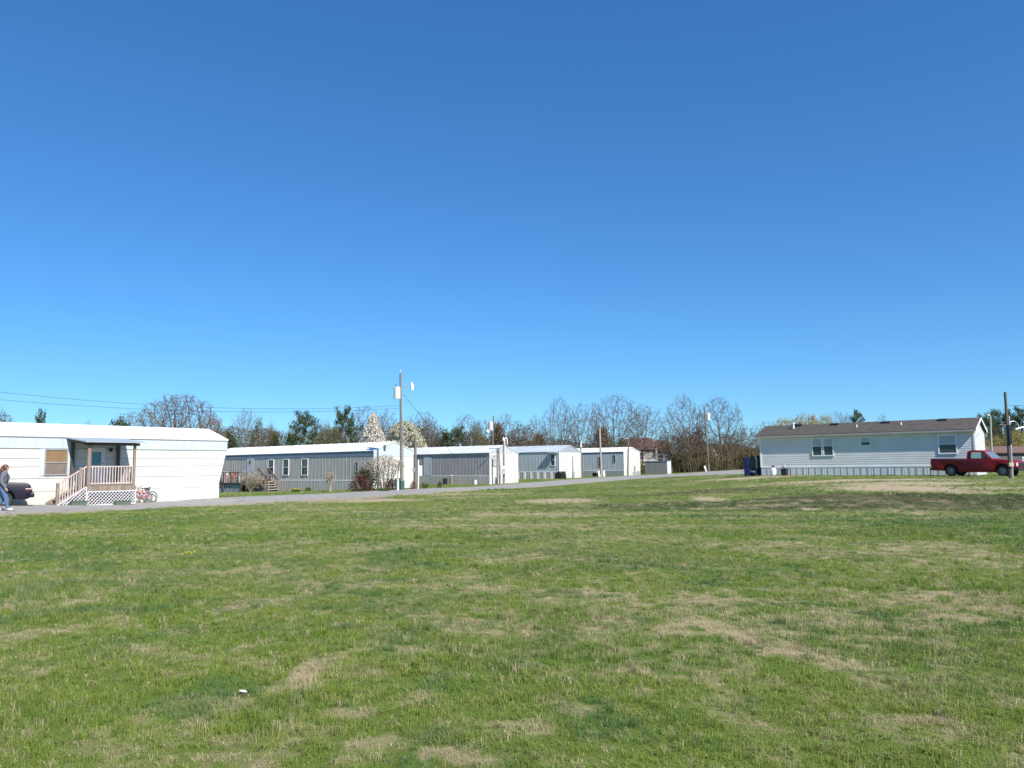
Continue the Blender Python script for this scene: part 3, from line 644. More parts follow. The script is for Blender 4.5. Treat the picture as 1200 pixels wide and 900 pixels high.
q_ = on(T4, 671, 560, 'y', 0); mb = MB(); mb.tube((q_.x, -.1, -.3), (q_.x, -.1, 2.5), .045); mb.build('conduit', metal_lt, T4)
mb = MB(); mb.box(q_.x-.12, q_.x+.12, -.2, -.02, .1, .75); mb.build('meter_box', grey_trim, T4)
T5, E5, R5 = trailer(731.4, 557.4, 100, 14, 4.2, 529.3, (739,524.3), 'pale blue ribbed mobile home with white roof and white gabled end, farthest along the lane', wall_blueg, wall_white, roof_white, .62, grey_trim, .5, band_blue, .22, seed=51)
window(T5, 'x-', *rect(T5, 'x-', 718.3, 533, 721.6, 541.5), grey_trim, glass_d, .5, .06, glass_d)
window(T5, 'x-', *rect(T5, 'x-', 701, 535, 704, 547), grey_trim, glass_d, .5, .06, glass_d)
q_ = rect(T5, 'y-', 741.5, 552.3, 750.3, 560); mb = MB(); sb(mb, 'y-', q_[0], q_[1], .0, .05, -.6, q_[3]); mb.build('block_foundation', mat('grey_block', (.33,.34,.34), .9, .1, 4), T5)
q_ = on(T5, 743.3, 549, 'y', 0); mb = MB(); mb.box(q_.x-.15, q_.x+.12, -.14, 0, q_.z-.2, q_.z+.3); mb.build('meter_box', grey_trim, T5)

# ------------------------------------------------------------------ deck and steps of home 2
a0,a1,z0,z1 = rect(T2, 'x-', 256, 553.2, 282.5, 576, 1.6)
TM = Matrix.Translation(T2.location) @ T2.rotation_euler.to_matrix().to_4x4()
def child_root(name, M_, lx, ly, lab, cat, rz, group=None, zoff=None):
    p = M_ @ Vector((lx, ly, 0)); g = gz(p.x, p.y); return empty(name, p.x, p.y, rz, lab, cat, group, z=g if zoff is None else M_.translation.z+zoff)
DK = child_root('side_deck', TM, -1.6, a0, 'dark weathered deck with plank railing at the far left of the grey home', 'deck', TH0)
zb = DK.location.z; off = T2.location.z-zb; ld = a1-a0+2
zt_ = rect(T2, 'x-', 270, 553.2, 275, 566, 1.6); top = zt_[3]+off; fl = zt_[2]+off
mb = MB(); mb.box(0, 1.6, 0, ld, fl-.12, fl); mb.build('deck', wood_dark, DK)
mb = MB(); mb.box(-.05, .06, 0, ld, top-.07, top); mb.build('rail', wood_dark, DK)
rs = random.Random(4); k = .05
while k < ld-.1:
    h_ = rs.uniform(.55, .95) if rs.random() < .6 else 1.0; mb = MB(); mb.box(-.03, .0, k, k+.11, fl, fl+(top-fl-.07)*h_); mb.build('plank', wood_old if rs.random() < .5 else wood_dark, DK); k += .26
for yy in (.06, ld/2, ld-.06): mb = MB(); mb.box(-.01, .09, yy-.05, yy+.05, -.4, top-.02); mb.build('post', wood_dark, DK)
mb = MB(); mb.box(.1, .14, .1, ld, -.4, fl-.14); mb.build('deck_skirt', mat('mottled_skirt', (.34,.35,.34), .9, .25, 3, col2=(.16,.17,.18)), DK)
cl = DK.location.copy(); cm = DK.matrix_world
DM = Matrix.Translation(DK.location) @ DK.rotation_euler.to_matrix().to_4x4()
def thing_on(M_, lx, ly, lz_, name, lab, cat, rz=TH0, group=None):
    p = M_ @ Vector((lx, ly, lz_)); return empty(name, p.x, p.y, rz, lab, cat, group, z=p.z)
o = thing_on(DM, .5, ld-3.3, fl, 'plastic_chair', 'orange red plastic chair standing on the dark deck', 'chair')
mb = MB(); mb.box(-.25,.25,-.25,.25,.4,.44); mb.build('seat', mat('orange_plastic', (.65,.14,.06), .45, .06), o); mb = MB(); mb.beam((.25,0,.43),(.36,0,.98),.48,.04,up=(1,0,0)); mb.build('backrest', MATS['orange_plastic'], o)
for s1 in (-.22,.22):
    for s2 in (-.22,.22): mb = MB(); mb.tube((s1,s2,0),(s1,s2,.4),.025); mb.build('leg', MATS['orange_plastic'], o)
o = thing_on(DM, .5, ld-4.6, fl, 'storage_tub', 'white plastic storage tub standing on the dark deck', 'tub'); mb = MB(); mb.prism([(-.22,0),(.22,0),(.27,.5),(-.27,.5)], 'y', -.35, .35); mb.build('tub', white_trim, o, bevel=.03); mb = MB(); mb.box(-.3,.3,-.38,.38,.5,.55); mb.build('lid', white_trim, o, bevel=.015)
o = thing_on(DM, .6, ld-1.2, fl, 'tall_cabinet', 'pale weathered cabinet standing where the dark deck meets the home steps', 'cabinet')
mb = MB(); mb.box(-.3,.3,-1.1,.9,0,1.0); mb.build('cabinet_body', wood_pale, o); mb = MB(); mb.box(-.32,-.3,-1.05,-.1,.05,.95); mb.build('cabinet_door', wood_pale, o); mb = MB(); mb.box(-.32,-.3,-.05,.85,.05,.95); mb.build('cabinet_door', wood_pale, o)
# steps
s0,s1,_,_ = rect(T2, 'x-', 303, 560, 315, 575, 1.4)
ST = child_root('wooden_steps', TM, -1.2, s0+.9, 'wooden entry steps with slanting handrails under the grey home door', 'steps', TH0)
offs = T2.location.z-ST.location.z; hs_ = .75+offs; ws = s1-s0
mb = MB(); mb.box(.0,1.38, ws*.4+.4, ws+2.0, hs_-.08, hs_); mb.build('landing', wood_old, ST)
mb = MB()
for k in range(4): mb.box(.05, 1.1, -.35-k*.0+.25*k*-1+.9-.35, .9-.35-.25*k, hs_*(1-(k+1)/5)-.04, hs_*(1-(k+1)/5)); 
mb.build('stair_treads', wood_pale, ST)
for xx in (.0, 1.0):
    y0_, y1_ = ws*.4+1.2, -.55
    mb = MB(); mb.beam((xx, y0_-.8, hs_+.95), (xx, y1_, .95), .07, .09); mb.build('handrail', wood_dark, ST)
    mb = MB(); mb.beam((xx, y0_-.8, hs_-.1), (xx, y1_, .0), .05, .2); mb.build('stair_stringer', wood_old, ST)
    for k in range(4): t = k/3; y_ = (y0_-.8)*(1-t)+y1_*t; mb = MB(); mb.box(xx-.04, xx+.04, y_-.04, y_+.04, hs_*(1-t)-.2, hs_*(1-t)+.95); mb.build('post', wood_old, ST)
# white tub by the skirt of home 2, concrete pad
g_ = ground(334, 575); o = empty('wash_tub', g_.x, g_.y, TH0, 'white plastic tub lying on the lawn below the grey home windows', 'tub')
mb = MB(); mb.prism([(-.45,0),(.45,0),(.58,.42),(-.58,.42)], 'x', -.3, .3); mb.build('tub', white_trim, o, bevel=.05)
mb = MB(); mb.box(-.34,.34,-.62,.62,.42,.46); mb.build('rim', white_trim, o, bevel=.02)

# ------------------------------------------------------------------ right home
HR = build_root('mobile_home', 1145, 557.2, 52.3, 'white lap sided mobile home with brown shingle roof behind the red pickup truck', 'mobile home')
EH = at(1145, 503.9, 52.3).z-HR.location.z; LH = 14.5; WH = 4.4
lf = on(HR, 892.3, 557.6, 'x', 0); LH = lf.y; RH = at(1153, 490.3, 52.3+.788*2.2-.5).z-HR.location.z
print('HR', EH, RH, LH)
siding = mat('vinyl_siding_white', (.66,.655,.63), .5, .06, 1.0, (.6,.6,1.5)); sk_w = mat('vinyl_skirt', (.64,.65,.66), .5, .08, 2, (3,3,.5))
zsk = .66
mb = MB(); mb.box(.02, WH, .02, LH, -.8, EH)
z = zsk+.03; lp = .155
while z < EH-.02: zz_ = min(z+lp, EH-.01); mb.prism([(.03,z),(-.014,z),(-.002,zz_),(.03,zz_)], 'y', .03, LH-.0); z += lp
mb.build('wall', siding, HR)
mb = MB(); mb.prism([(0,-.8),(WH,-.8),(WH,EH),(WH/2,RH-.05),(0,EH)], 'y', 0, .02)
z = zsk; 
while z < EH-.1: mb.prism([(.02,z),(-.02,z),(-.002,z+lp),(.02,z+lp)], 'x', .05, WH-.05); z += lp
mb.build('end_wall', siding, HR)
mb = MB(); mb.prism([(0,EH-.3),(WH,EH-.3),(WH,EH),(WH/2,RH-.05),(0,EH)], 'y', LH-.02, LH+.02); mb.build('far_gable', siding, HR)
mb = MB(); ov = .32; sl = (RH-EH)/(WH/2)
mb.prism([(-ov,EH+.02-ov*sl*.2),(WH/2,RH),(WH+ov,EH+.02-ov*sl*.2),(WH+ov,EH+.1-ov*sl*.2),(WH/2,RH+.1),(-ov,EH+.1-ov*sl*.2)], 'y', -.16, LH+.3); mb.build('roof', shingle, HR)
mb = MB(); mb.box(-ov-.03, -ov, -.16, LH+.30, EH-.09, EH+.03); mb.build('fascia', mat('fascia_grey', (.33,.33,.32), .5, .08), HR)
mb = MB(); mb.box(-ov, -.005, -.15, LH+.28, EH-.06, EH-.035); mb.build('soffit', white_trim, HR)
mb = MB(); mb.prism([(-ov,EH-.10),(-ov,EH+.08),(WH/2,RH+.1),(WH+ov,EH+.08),(WH+ov,EH-.10),(WH/2,RH-.06)], 'y', -.19, -.163); mb.build('gable_fascia', white_trim, HR)
mb = MB(); mb.box(-.045, .07, -.035, .07, zsk, EH-.06); mb.build('corner_trim', white_trim, HR)
mb = MB(); mb.box(-.045, .07, LH-.08, LH+.03, zsk, EH-.06); mb.build('corner_trim', white_trim, HR)
mb = MB(); mb.box(-.04, .0, -.02, LH, zsk-.05, zsk+.03); mb.build('skirt_trim', white_trim, HR)
mb = MB(); mb.box(-.02, .01, .0, LH, -.8, zsk-.052); ribs(mb, 'x-', 0, LH, -.8, zsk-.052, .2, .018, .012, .02, 61)
mb.build('skirt', sk_w, HR)
mb = MB(); k = .4
while k < LH: sb(mb, 'x-', k, k+.035, .03, .042, -.6, zsk-.055); k += .45
mb.build('skirt_joint', grey_trim, HR)
mb = MB(); mb.box(0.01, WH, -.022, .01, -.8, zsk); mb.build('end_skirt', sk_w, HR)
a = rect(HR, 'x-', 951, 513.5, 977.5, 534.3); mid = (a[0]+a[1])/2
window(HR, 'x-', a[0], mid-.03, a[2], a[3], white_trim, blind_pale, .55, .07, glass_d, d=.02); window(HR, 'x-', mid+.03, a[1], a[2], a[3], white_trim, blind_pale, .55, .07, glass_d, d=.02)
window(HR, 'x-', *rect(HR, 'x-', 1008, 512.3, 1021, 522.3), white_trim, blind_pale, .45, .06, glass_d, d=.02)
window(HR, 'x-', *rect(HR, 'x-', 1098.5, 509.5, 1122.5, 531.8), white_trim, blind_pale, .5, .08, glass_d, d=.02)
def roofpt(px, py):   # point on near roof slope
    best = None
    for k in range(60):
        x = -ov+(WH/2+ov)*k/59; zz_ = EH+.08+(RH-EH)*max(x, 0)/(WH/2); q = on(HR, px, py, 'x', x)
        e = abs(q.z-zz_); 
        if best is None or e < best[0]: best = (e, x, q.y, zz_)
    return best[1:]
for px, py in ((978,497.5), (1038,495.5), (1104,492.5)):
    x,y,z = roofpt(px, py+.5); mb = MB(); mb.prism([(x-.22,z-.12),(x+.25,z-.0),(x+.25,z+.16),(x-.22,z+.1)], 'y', y-.28, y+.28); mb.build('roof_vent', black_pl, HR)
x,y,z = roofpt(930, 503); mb = MB(); mb.tube((x,y,z-.1),(x,y,z+.42),.075); mb.tube((x,y,z+.42),(x,y,z+.5),.13); mb.build('flue_pipe', white_trim, HR)
x,y,z = roofpt(934, 499.5); mb = MB(); mb.prism([(x-.2,z-.1),(x+.25,z),(x+.25,z+.2),(x-.2,z+.14)], 'y', y-.35, y+.3); mb.build('roof_vent', black_pl, HR)
for px in (1004, 1056): x,y,z = roofpt(px, 501.5 if px < 1050 else 499); mb = MB(); mb.tube((x,y,z-.1),(x,y,z+.25),.05); mb.build('vent_pipe', white_trim, HR)

# small things by the right home
HM = Matrix.Translation(HR.location) @ HR.rotation_euler.to_matrix().to_4x4()
q_ = on(HR, 906.5, 557.4, 'x', -.5); o = child_root('gas_cylinder', HM, -.5, q_.y, 'white gas cylinder with dark collar standing against the pale skirt', 'gas cylinder', TH0)
mb = MB(); pr = [(.0,.02),(.19,.02),(.21,.08),(.21,.42),(.15,.55),(.07,.60)]
for (r0, z0), (r1, z1) in zip(pr[1:], pr[2:]): mb.tube((0,0,z0),(0,0,z1),r0,r1,16,True)
mb.build('cylinder_body', white_trim, o); mb = MB(); mb.tube((0,0,.58),(0,0,.74),.08,.10,12); mb.build('collar', black_pl, o); mb = MB(); mb.tube((0,0,0),(0,0,.05),.18,.18,14); mb.build('foot_ring', grey_trim, o)
q_ = on(HR, 920, 557.6, 'x', -.5); o = child_root('rubbish_bin', HM, -.6, q_.y, 'black square rubbish bin standing in front of the pale skirt', 'bin', TH0)
BINZ = .50
mb = MB(); mb.prism([(-.2,0),(.2,0),(.24,BINZ-.06),(-.24,BINZ-.06)], 'y', -.2, .2); mb.build('bin_body', black_pl, o, bevel=.02); mb = MB(); mb.box(-.26,.26,-.24,.24,BINZ-.06,BINZ); mb.build('lid', black_pl, o, bevel=.015)
mb = MB()
bo = bpy.data.objects.new('x', None); bpy.data.objects.remove(bo)
bb = empty('plastic_bag', o.location.x, o.location.y, .4, 'crumpled silvery bag resting on top of the black bin', 'bag', z=o.location.z+BINZ)
mb = MB(); mb.ball((0,0,.14), .16, (1,.9,.9), 12, 8)
mb.v = [tuple(Vector(v)*(1+.22*mnoise.noise(Vector(v)*14))) for v in mb.v]; zz_m = min(v[2] for v in mb.v); mb.v = [(v[0], v[1], v[2]-zz_m) for v in mb.v]; mb.build('bag', mat('silver_bag', (.45,.47,.50), .35, .15, 8), bb)
bb2 = MB(); bb2.tube((0,0,.26),(.03,0,.36),.02,.05,8); bb2.build('bag_knot', MATS['silver_bag'], bb)
# purple slatted playhouse and covered grill
g_ = at(877, 556.6, 63); o = empty('playhouse', g_.x, g_.y, TH0-.5, 'purple slatted playhouse panel box with pale stripes beside the white home', 'playhouse')
mb = MB(); mb.box(0,.9,-.48,.48,-.1,1.38); mb.build('panel_body', mat('purple_panel', (.055,.04,.21), .5, .1), o)
for k, (y_, z0, z1) in enumerate(((-.30,.1,.60),(-.16,.1,.66),(-.02,.1,.62),(.12,.1,.66),(-.12,.85,1.32),(-.26,.85,1.30),(-.38,.9,1.30),(.02,.85,1.32))): mb = MB(); mb.box(-.02,0,y_-.02,y_+.02,z0,z1); mb.build('slat', mat('lilac_slat', (.36,.28,.52), .5, .1), o)
mb = MB(); mb.box(-.03,.93,-.52,.52,1.38,1.43); mb.build('top_rail', mat('dark_purple', (.04,.03,.12), .5, .1), o)
g_ = at(886.5, 557.3, 61.8); o = empty('covered_grill', g_.x, g_.y, TH0-.6, 'dark green covered grill on a black cart with pale feet at the home corner', 'grill')
mb = MB(); mb.prism([(-.42,.55),(.42,.55),(.40,1.35),(.30,1.52),(-.28,1.52),(-.40,1.3)], 'x', -.3, .3); mb.build('cover', mat('dark_green_cover', (.012,.03,.026), .6, .15), o, bevel=.04)
mb = MB(); mb.box(-.28,.28,-.36,.36,.12,.18)
for s1 in (-.25,.25):
    for s2 in (-.34,.34): mb.box(s1-.03,s1+.03,s2-.03,s2+.03,.05,.6)
mb.build('cart', black, o)
for s1 in (-.2,.0,.25): mb = MB(); mb.ball((-.3,s1,.34+.1*s1), .06, (1,.7,1.7)); mb.build('grill_bottle', white_trim, o)
for s2 in (-.34,.34): mb = MB(); mb.ring((-.26,s2,.09),(0,1,0),.07,.025,16); mb.build('wheel', black, o)

# ------------------------------------------------------------------ vehicles
def wheel(o, x, y, r, w, side, rimm, nm='wheel'):
    e = MB(); prf = [(r*.60,-w/2),(r*.92,-w/2),(r,-w*.32),(r,w*.32),(r*.92,w/2),(r*.60,w/2)]; n = 28; vs = []; fs = []
    for i_ in range(n):
        t = 2*math.pi*i_/n
        for rad, yy in prf: vs.append((x+rad*math.cos(t), y+yy, r+rad*math.sin(t)))
    k_ = len(prf)
    for i_ in range(n):
        for j_ in range(k_): fs.append((i_*k_+j_, ((i_+1) % n)*k_+j_, ((i_+1) % n)*k_+(j_+1) % k_, i_*k_+(j_+1) % k_))
    e.add(vs, fs); wo = e.build(nm, black, o, smooth=True)
    m2 = MB(); yy = y+side*w*.28; m2.tube((x,yy-.02,r),(x,yy+.02,r),r*.60,r*.60,24); m2.tube((x,yy+side*.02,r),(x,yy+side*.05,r),r*.22,r*.15,12)
    for k in range(6):
        t = k*math.pi/3; m2.beam((x+r*.2*math.cos(t), yy+side*.03, r+r*.2*math.sin(t)), (x+r*.55*math.cos(t), yy+side*.022, r+r*.55*math.sin(t)), .03, .05, up=(0,1,0))
    m2.build('rim', rimm, wo)
def arc(cx, cz, r, a0, a1, n=10): return [(cx+r*math.cos(R(a0+(a1-a0)*k/n)), cz+r*math.sin(R(a0+(a1-a0)*k/n))) for k in range(n+1)]
def shell(o, name, prof, y0, y1, m_, taper=None, bevel=.03, smooth=True):
    mb = MB(); mb.prism(prof, 'y', y0, y1)
    if taper: zc, k_ = taper; mb.v = [(x, y*(1-max(0, z-zc)*k_), z) for x, y, z in mb.v]
    return mb.build(name, m_, o, smooth=smooth, bevel=bevel)
red = mat('faded_red_paint', (.22,.006,.010), .42, .08, 1.5, spec=.35); rimg = mat('steel_rim', (.17,.19,.20), .5, .08)
chrome = mat('dull_chrome', (.5,.5,.5), .3, .05, metal=.8)
a_ = at(1091.5, 557.8, 51.7); b_ = at(1192.5, 559.5, 47.9); dirt_ = (b_-a_); ang = math.atan2(dirt_.y, dirt_.x); ln = math.hypot(dirt_.x, dirt_.y); print('truck len', ln)
TR = empty('pickup_truck', a_.x, a_.y, ang, 'red single cab pickup truck parked on the grass beside the white home', 'pickup truck', z=a_.z+.0)
TR.rotation_euler = (0, -math.atan2(b_.z-a_.z, ln)*.6, ang)
ts = ln/4.83
def tr(o): return o
Wt = 1.70
low = [(0.03,.42),(.10,.36)] + [(.70,.34)] + arc(1.16,.34,.44,180,0)[0:] + [(1.62,.30),(3.60,.30)] + arc(4.06,.34,.44,180,0) + [(4.55,.36),(4.76,.42),(4.80,.60),(4.78,.82),(4.62,.95),(4.30,1.02),(3.45,1.06),(2.10,1.07),(0.0,1.08)]
shell(TR, 'body', low, 0, Wt, red, bevel=.025)
cabp = [(2.10,1.05),(2.13,1.50),(2.22,1.60),(2.40,1.635),(2.95,1.62),(3.06,1.57),(3.56,1.05)]
mb = MB(); mb.prism(cabp, 'y', 0, Wt); mb.v = [(x, Wt/2+(y-Wt/2)*(1-max(0, z-1.05)*.26), z) for x, y, z in mb.v]; mb.build('cab', red, TR, smooth=True, bevel=.03)
def inset(poly, name, m_, y, d, zc=1.05):
    mb = MB(); ys = y
    mb.prism(poly, 'y', ys-.012, ys+.006)
    mb.v = [(x, Wt/2+(yy-Wt/2)*(1-max(0, z-zc)*.26), z) for x, yy, z in mb.v]; return mb.build(name, m_, TR)
gl_t = glass('cab_glass', (.30,.42,.38), .1)
inset([(2.36,1.12),(2.38,1.50),(2.90,1.50),(2.95,1.12)], 'side_window', gl_t, 0, 0); inset([(2.98,1.12),(2.94,1.50),(3.02,1.48),(3.38,1.12)], 'side_window', glass_d, 0, 0)
inset([(2.36,1.12),(2.38,1.50),(3.0,1.50),(3.38,1.12)], 'side_window', glass_d, Wt+.006, 0)
mb = MB(); mb.add([(3.50,.1,1.125),(3.50,Wt-.1,1.125),(3.10,Wt-.2,1.545),(3.10,.2,1.545),(3.47,.1,1.105),(3.47,Wt-.1,1.105),(3.07,Wt-.2,1.525),(3.07,.2,1.525)], [(0,1,2,3),(7,6,5,4),(0,4,5,1),(1,5,6,2),(2,6,7,3),(3,7,4,0)]); mb.build('windshield', glass('windshield_glass', (.14,.18,.20), .08), TR)
mb = MB(); mb.box(2.085,2.115,.22,Wt-.22,1.14,1.5); mb.build('rear_window', glass_d, TR)
mb = MB(); mb.box(.08,2.04,.10,Wt-.10,1.082,1.088); mb.build('bed_floor', black_pl, TR)
mb = MB(); mb.box(.0,2.08,-.006,.05,1.078,1.10); mb.box(.0,2.08,Wt-.05,Wt+.006,1.078,1.10); mb.box(-.006,.05,.05,Wt-.05,1.078,1.10); mb.build('bed_rail', red, TR)
mb = MB()
for xx in (2.12, 3.34): mb.box(xx, xx+.012, -.004, .004, .40, 1.06)
mb.build('door_gap', black, TR)
mb = MB(); mb.box(2.22,2.36,-.02,-.001,.93,.97); mb.build('door_handle', black_pl, TR)
mb = MB(); mb.box(2.15,3.60,-.008,0.0,.55,.60); mb.build('side_trim', mat('dark_red_trim', (.12,.01,.012), .5, .1), TR)
mb = MB(); mb.box(-.10,.06,.08,Wt-.08,.38,.52); mb.build('rear_bumper', black_pl, TR, bevel=.02)
mb = MB(); mb.box(4.74,4.93,-.01,Wt+.01,.36,.56); mb.build('front_bumper', black_pl, TR, bevel=.03)
mb = MB(); mb.box(4.70,4.82,.32,Wt-.32,.62,.84); mb.build('grille', black_pl, TR, bevel=.01)
for y0_ in (.03, Wt-.30):
    mb = MB(); mb.box(4.66,4.815,y0_,y0_+.27,.64,.84); mb.build('headlight', glass('lamp_lens', (.7,.68,.6), .15), TR, bevel=.02)
mb = MB(); mb.box(4.5,4.67,-.006,.02,.66,.82); mb.box(4.5,4.67,Wt-.02,Wt+.006,.66,.82); mb.build('marker_lamp', mat('amber_lens', (.75,.30,.12), .3, .05), TR)
for y0_ in (.0, Wt-.14): mb = MB(); mb.box(-.012,.03,y0_,y0_+.14,.66,.98); mb.build('taillight', mat('red_lens', (.35,.01,.01), .25, .05), TR)
mb = MB(); mb.box(3.22,3.34,-.22,-.06,1.10,1.26); mb.box(3.26,3.30,-.06,.02,1.12,1.16); mb.build('side_mirror', black_pl, TR, bevel=.02)
mb = MB(); mb.box(3.22,3.34,Wt+.06,Wt+.22,1.10,1.26); mb.box(3.26,3.30,Wt-.02,Wt+.06,1.12,1.16); mb.build('side_mirror', black_pl, TR, bevel=.02)
mb = MB(); mb.box(1.0,4.2,.25,Wt-.25,.26,.36); mb.tube((1.16,.1,.34),(1.16,Wt-.1,.34),.05); mb.tube((4.06,.1,.34),(4.06,Wt-.1,.34),.05); mb.build('chassis', black, TR)
for x_ in (1.16, 4.06):
    wheel(TR, x_, .12, .335, .22, -1, rimg); wheel(TR, x_, Wt-.12, .335, .22, 1, rimg)
    mb = MB(); mb.prism(arc(x_,.34,.425,0,180), 'y', .26, Wt-.26); mb.build('wheel_well', black, TR)
TR.scale = (ts*1.0, 1, 1)

# navy sedan, tail visible at the left edge
navy = mat('navy_paint', (.010,.009,.022), .45, .1)
def sedan(px, py, Yd, ang, label, paint, group='cars'):
    p = at(px, py, Yd); o = empty('sedan_car', p.x, p.y, ang, label, 'car', z=gz(p.x, p.y)); Wc = 1.74
    # x=0 tail, forward +x
    lowp = [(.0,.58),(.08,.36),(.25,.28)] + arc(.98,.31,.38,180,0) + [(1.5,.22),(3.2,.22)] + arc(3.62,.31,.38,180,0) + [(4.25,.26),(4.5,.34),(4.55,.55),(4.45,.72),(4.1,.82),(3.3,.93),(2.9,.96),(1.0,.98),(.85,.98),(.25,.95),(.10,.88)]
    mb = MB(); mb.prism(lowp, 'y', 0, Wc); mb.build('body', paint, o, smooth=True, bevel=.04)
    cb = [(.85,.96),(1.35,1.33),(1.6,1.40),(2.3,1.41),(2.6,1.36),(3.25,.94)]
    mb = MB(); mb.prism(cb, 'y', 0.02, Wc-.02); mb.v = [(x, Wc/2+(y-Wc/2)*(1-max(0, z-.95)*.42), z) for x, y, z in mb.v]; mb.build('cabin', paint, o, smooth=True, bevel=.03)
    for yy in (.02, Wc-.02):
        for pl in ([(1.10,1.0),(1.45,1.29),(1.95,1.33),(1.95,1.0)], [(2.02,1.0),(2.02,1.33),(2.42,1.32),(2.98,1.0)]):
            mb = MB(); mb.prism(pl, 'y', yy-.01, yy+.01); mb.v = [(x, Wc/2+(y-Wc/2)*(1-max(0, z-.95)*.42), z) for x, y, z in mb.v]; mb.build('side_window', glass_d, o)
    for a, b2, nm in (((.90,1.015),(1.30,1.315),'rear_window'), ((3.18,1.0),(2.68,1.335),'windshield')):
        s_ = -.02 if nm == 'rear_window' else .02
        mb = MB(); mb.add([(a[0]+s_,.16,a[1]+.01),(a[0]+s_,Wc-.16,a[1]+.01),(b2[0]+s_,Wc-.24,b2[1]+.01),(b2[0]+s_,.24,b2[1]+.01),(a[0],.16,a[1]-.01),(a[0],Wc-.16,a[1]-.01),(b2[0],Wc-.24,b2[1]-.01),(b2[0],.24,b2[1]-.01)], [(0,1,2,3),(7,6,5,4),(0,4,5,1),(1,5,6,2),(2,6,7,3),(3,7,4,0)]); mb.build(nm, glass_d, o)
    for y0_ in (-.008, Wc-.28): 
        mb = MB(); mb.box(.02,.28,y0_,y0_+.288,.62,.73); mb.build('taillight', mat('dim_red_lens', (.10,.012,.016), .3, .05), o, bevel=.02)
        mb = MB(); mb.box(4.30,4.53,y0_,y0_+.288,.54,.70); mb.build('headlight', glass('lamp_lens'), o, bevel=.02)
    mb = MB(); mb.box(-.06,.25,.0,Wc,.36,.56); mb.build('rear_bumper', paint, o, bevel=.04); mb = MB(); mb.box(4.4,4.6,.0,Wc,.3,.5); mb.build('front_bumper', paint, o, bevel=.04)
    mb = MB(); mb.box(-.068,-.05,.6,Wc-.6,.42,.53); mb.build('licence_plate', white_trim, o)
    mb = MB(); mb.box(.8,3.8,.3,Wc-.3,.2,.3); mb.build('chassis', black, o)
    for x_ in (.98, 3.62):
        mb = MB(); mb.prism(arc(x_,.31,.375,0,180), 'y', .24, Wc-.24); mb.build('wheel_well', black, o)
        wheel(o, x_, .11, .30, .2, -1, rimg); wheel(o, x_, Wc-.11, .30, .2, 1, rimg)
    return o
c1 = sedan(37, 588, 34.2, TH0+math.pi-.35, 'dark navy sedan with red taillights parked against the cream home behind the walking person', navy)
c2 = sedan(1214, 556, 62, TH0+math.pi+.2, 'dark grey car at right edge beyond the nose of the red pickup', mat('slate_paint', (.10,.12,.15), .35, .1, coat=.4))
#@@
# ------------------------------------------------------------------ vectorised twigs and leaves
def tubes_mesh(name, segs, material, k=3, extra=None):
    a = np.array([(*s[0], *s[1], s[2], s[3]) for s in segs], float) if not isinstance(segs, np.ndarray) else segs
    p, q_, r0, r1 = a[:, :3], a[:, 3:6], a[:, 6], a[:, 7]; d = q_-p; d /= np.linalg.norm(d, axis=1)[:, None]+1e-9
    u = np.where(np.abs(d[:, 2:3]) < .9, [[0,0,1.]], [[1.,0,0]]); b = np.cross(d, u); b /= np.linalg.norm(b, axis=1)[:, None]; c = np.cross(d, b)
    rings = []
    for base, r in ((p, r0), (q_, r1)):
        for j in range(k):
            t = 2*math.pi*j/k; rings.append(base + b*(r*math.cos(t))[:, None] + c*(r*math.sin(t))[:, None])
    v = np.stack(rings, 1).reshape(-1, 3); n = len(a); i = np.arange(n)*2*k
    f = np.concatenate([np.stack([i+j, i+(j+1) % k, i+k+(j+1) % k, i+k+j], 1) for j in range(k)])
    me = bpy.data.meshes.new(name); me.from_pydata(v.tolist(), [], f.tolist()); me.update(); me.materials.append(material); return me
def leaves_mesh(name, c, size, material, seed=0, flat=0):
    g = np.random.default_rng(seed); n = len(c); s = size*g.uniform(.6, 1.3, n) if np.isscalar(size) else size
    a = g.normal(size=(n, 3)); a[:, 2] *= (1-flat); a /= np.linalg.norm(a, axis=1)[:, None]; b = np.cross(a, g.normal(size=(n, 3))); b /= np.linalg.norm(b, axis=1)[:, None]
    s = s[:, None]; v = np.stack([c-a*s*.55, c+b*s*.33, c+a*s*.55, c-b*s*.33], 1).reshape(-1, 3); i = np.arange(n)*4
    me = bpy.data.meshes.new(name); me.from_pydata(v.tolist(), [], np.stack([i, i+1, i+2, i+3], 1).tolist()); me.update(); me.materials.append(material); return me
def leafmat(name, cols, rough=.7, trans=.25):
    m_ = bpy.data.materials.new(name); m_.use_nodes = True; nt = m_.node_tree; nt.nodes.clear(); out = nt.nodes.new('ShaderNodeOutputMaterial')
    g = nt.nodes.new('ShaderNodeNewGeometry'); cr = nt.nodes.new('ShaderNodeValToRGB'); cr.color_ramp.interpolation = 'LINEAR'
    els = cr.color_ramp.elements
    while len(els) < len(cols): els.new(.5)
    for k, c in enumerate(cols): els[k].position = k/(len(cols)-1); els[k].color = (*c, 1)
    nt.links.new(g.outputs['Random Per Island'], cr.inputs[0])
    d = nt.nodes.new('ShaderNodeBsdfDiffuse'); t = nt.nodes.new('ShaderNodeBsdfTranslucent'); mx = nt.nodes.new('ShaderNodeMixShader'); mx.inputs[0].default_value = trans
    nt.links.new(cr.outputs[0], d.inputs[0]); nt.links.new(cr.outputs[0], t.inputs[0]); nt.links.new(d.outputs[0], mx.inputs[1]); nt.links.new(t.outputs[0], mx.inputs[2]); nt.links.new(mx.outputs[0], out.inputs[0]); return m_
lm_brush = leafmat('brush_mix', [(.055,.045,.022),(.10,.075,.042),(.15,.11,.07),(.11,.115,.04),(.19,.145,.10)])
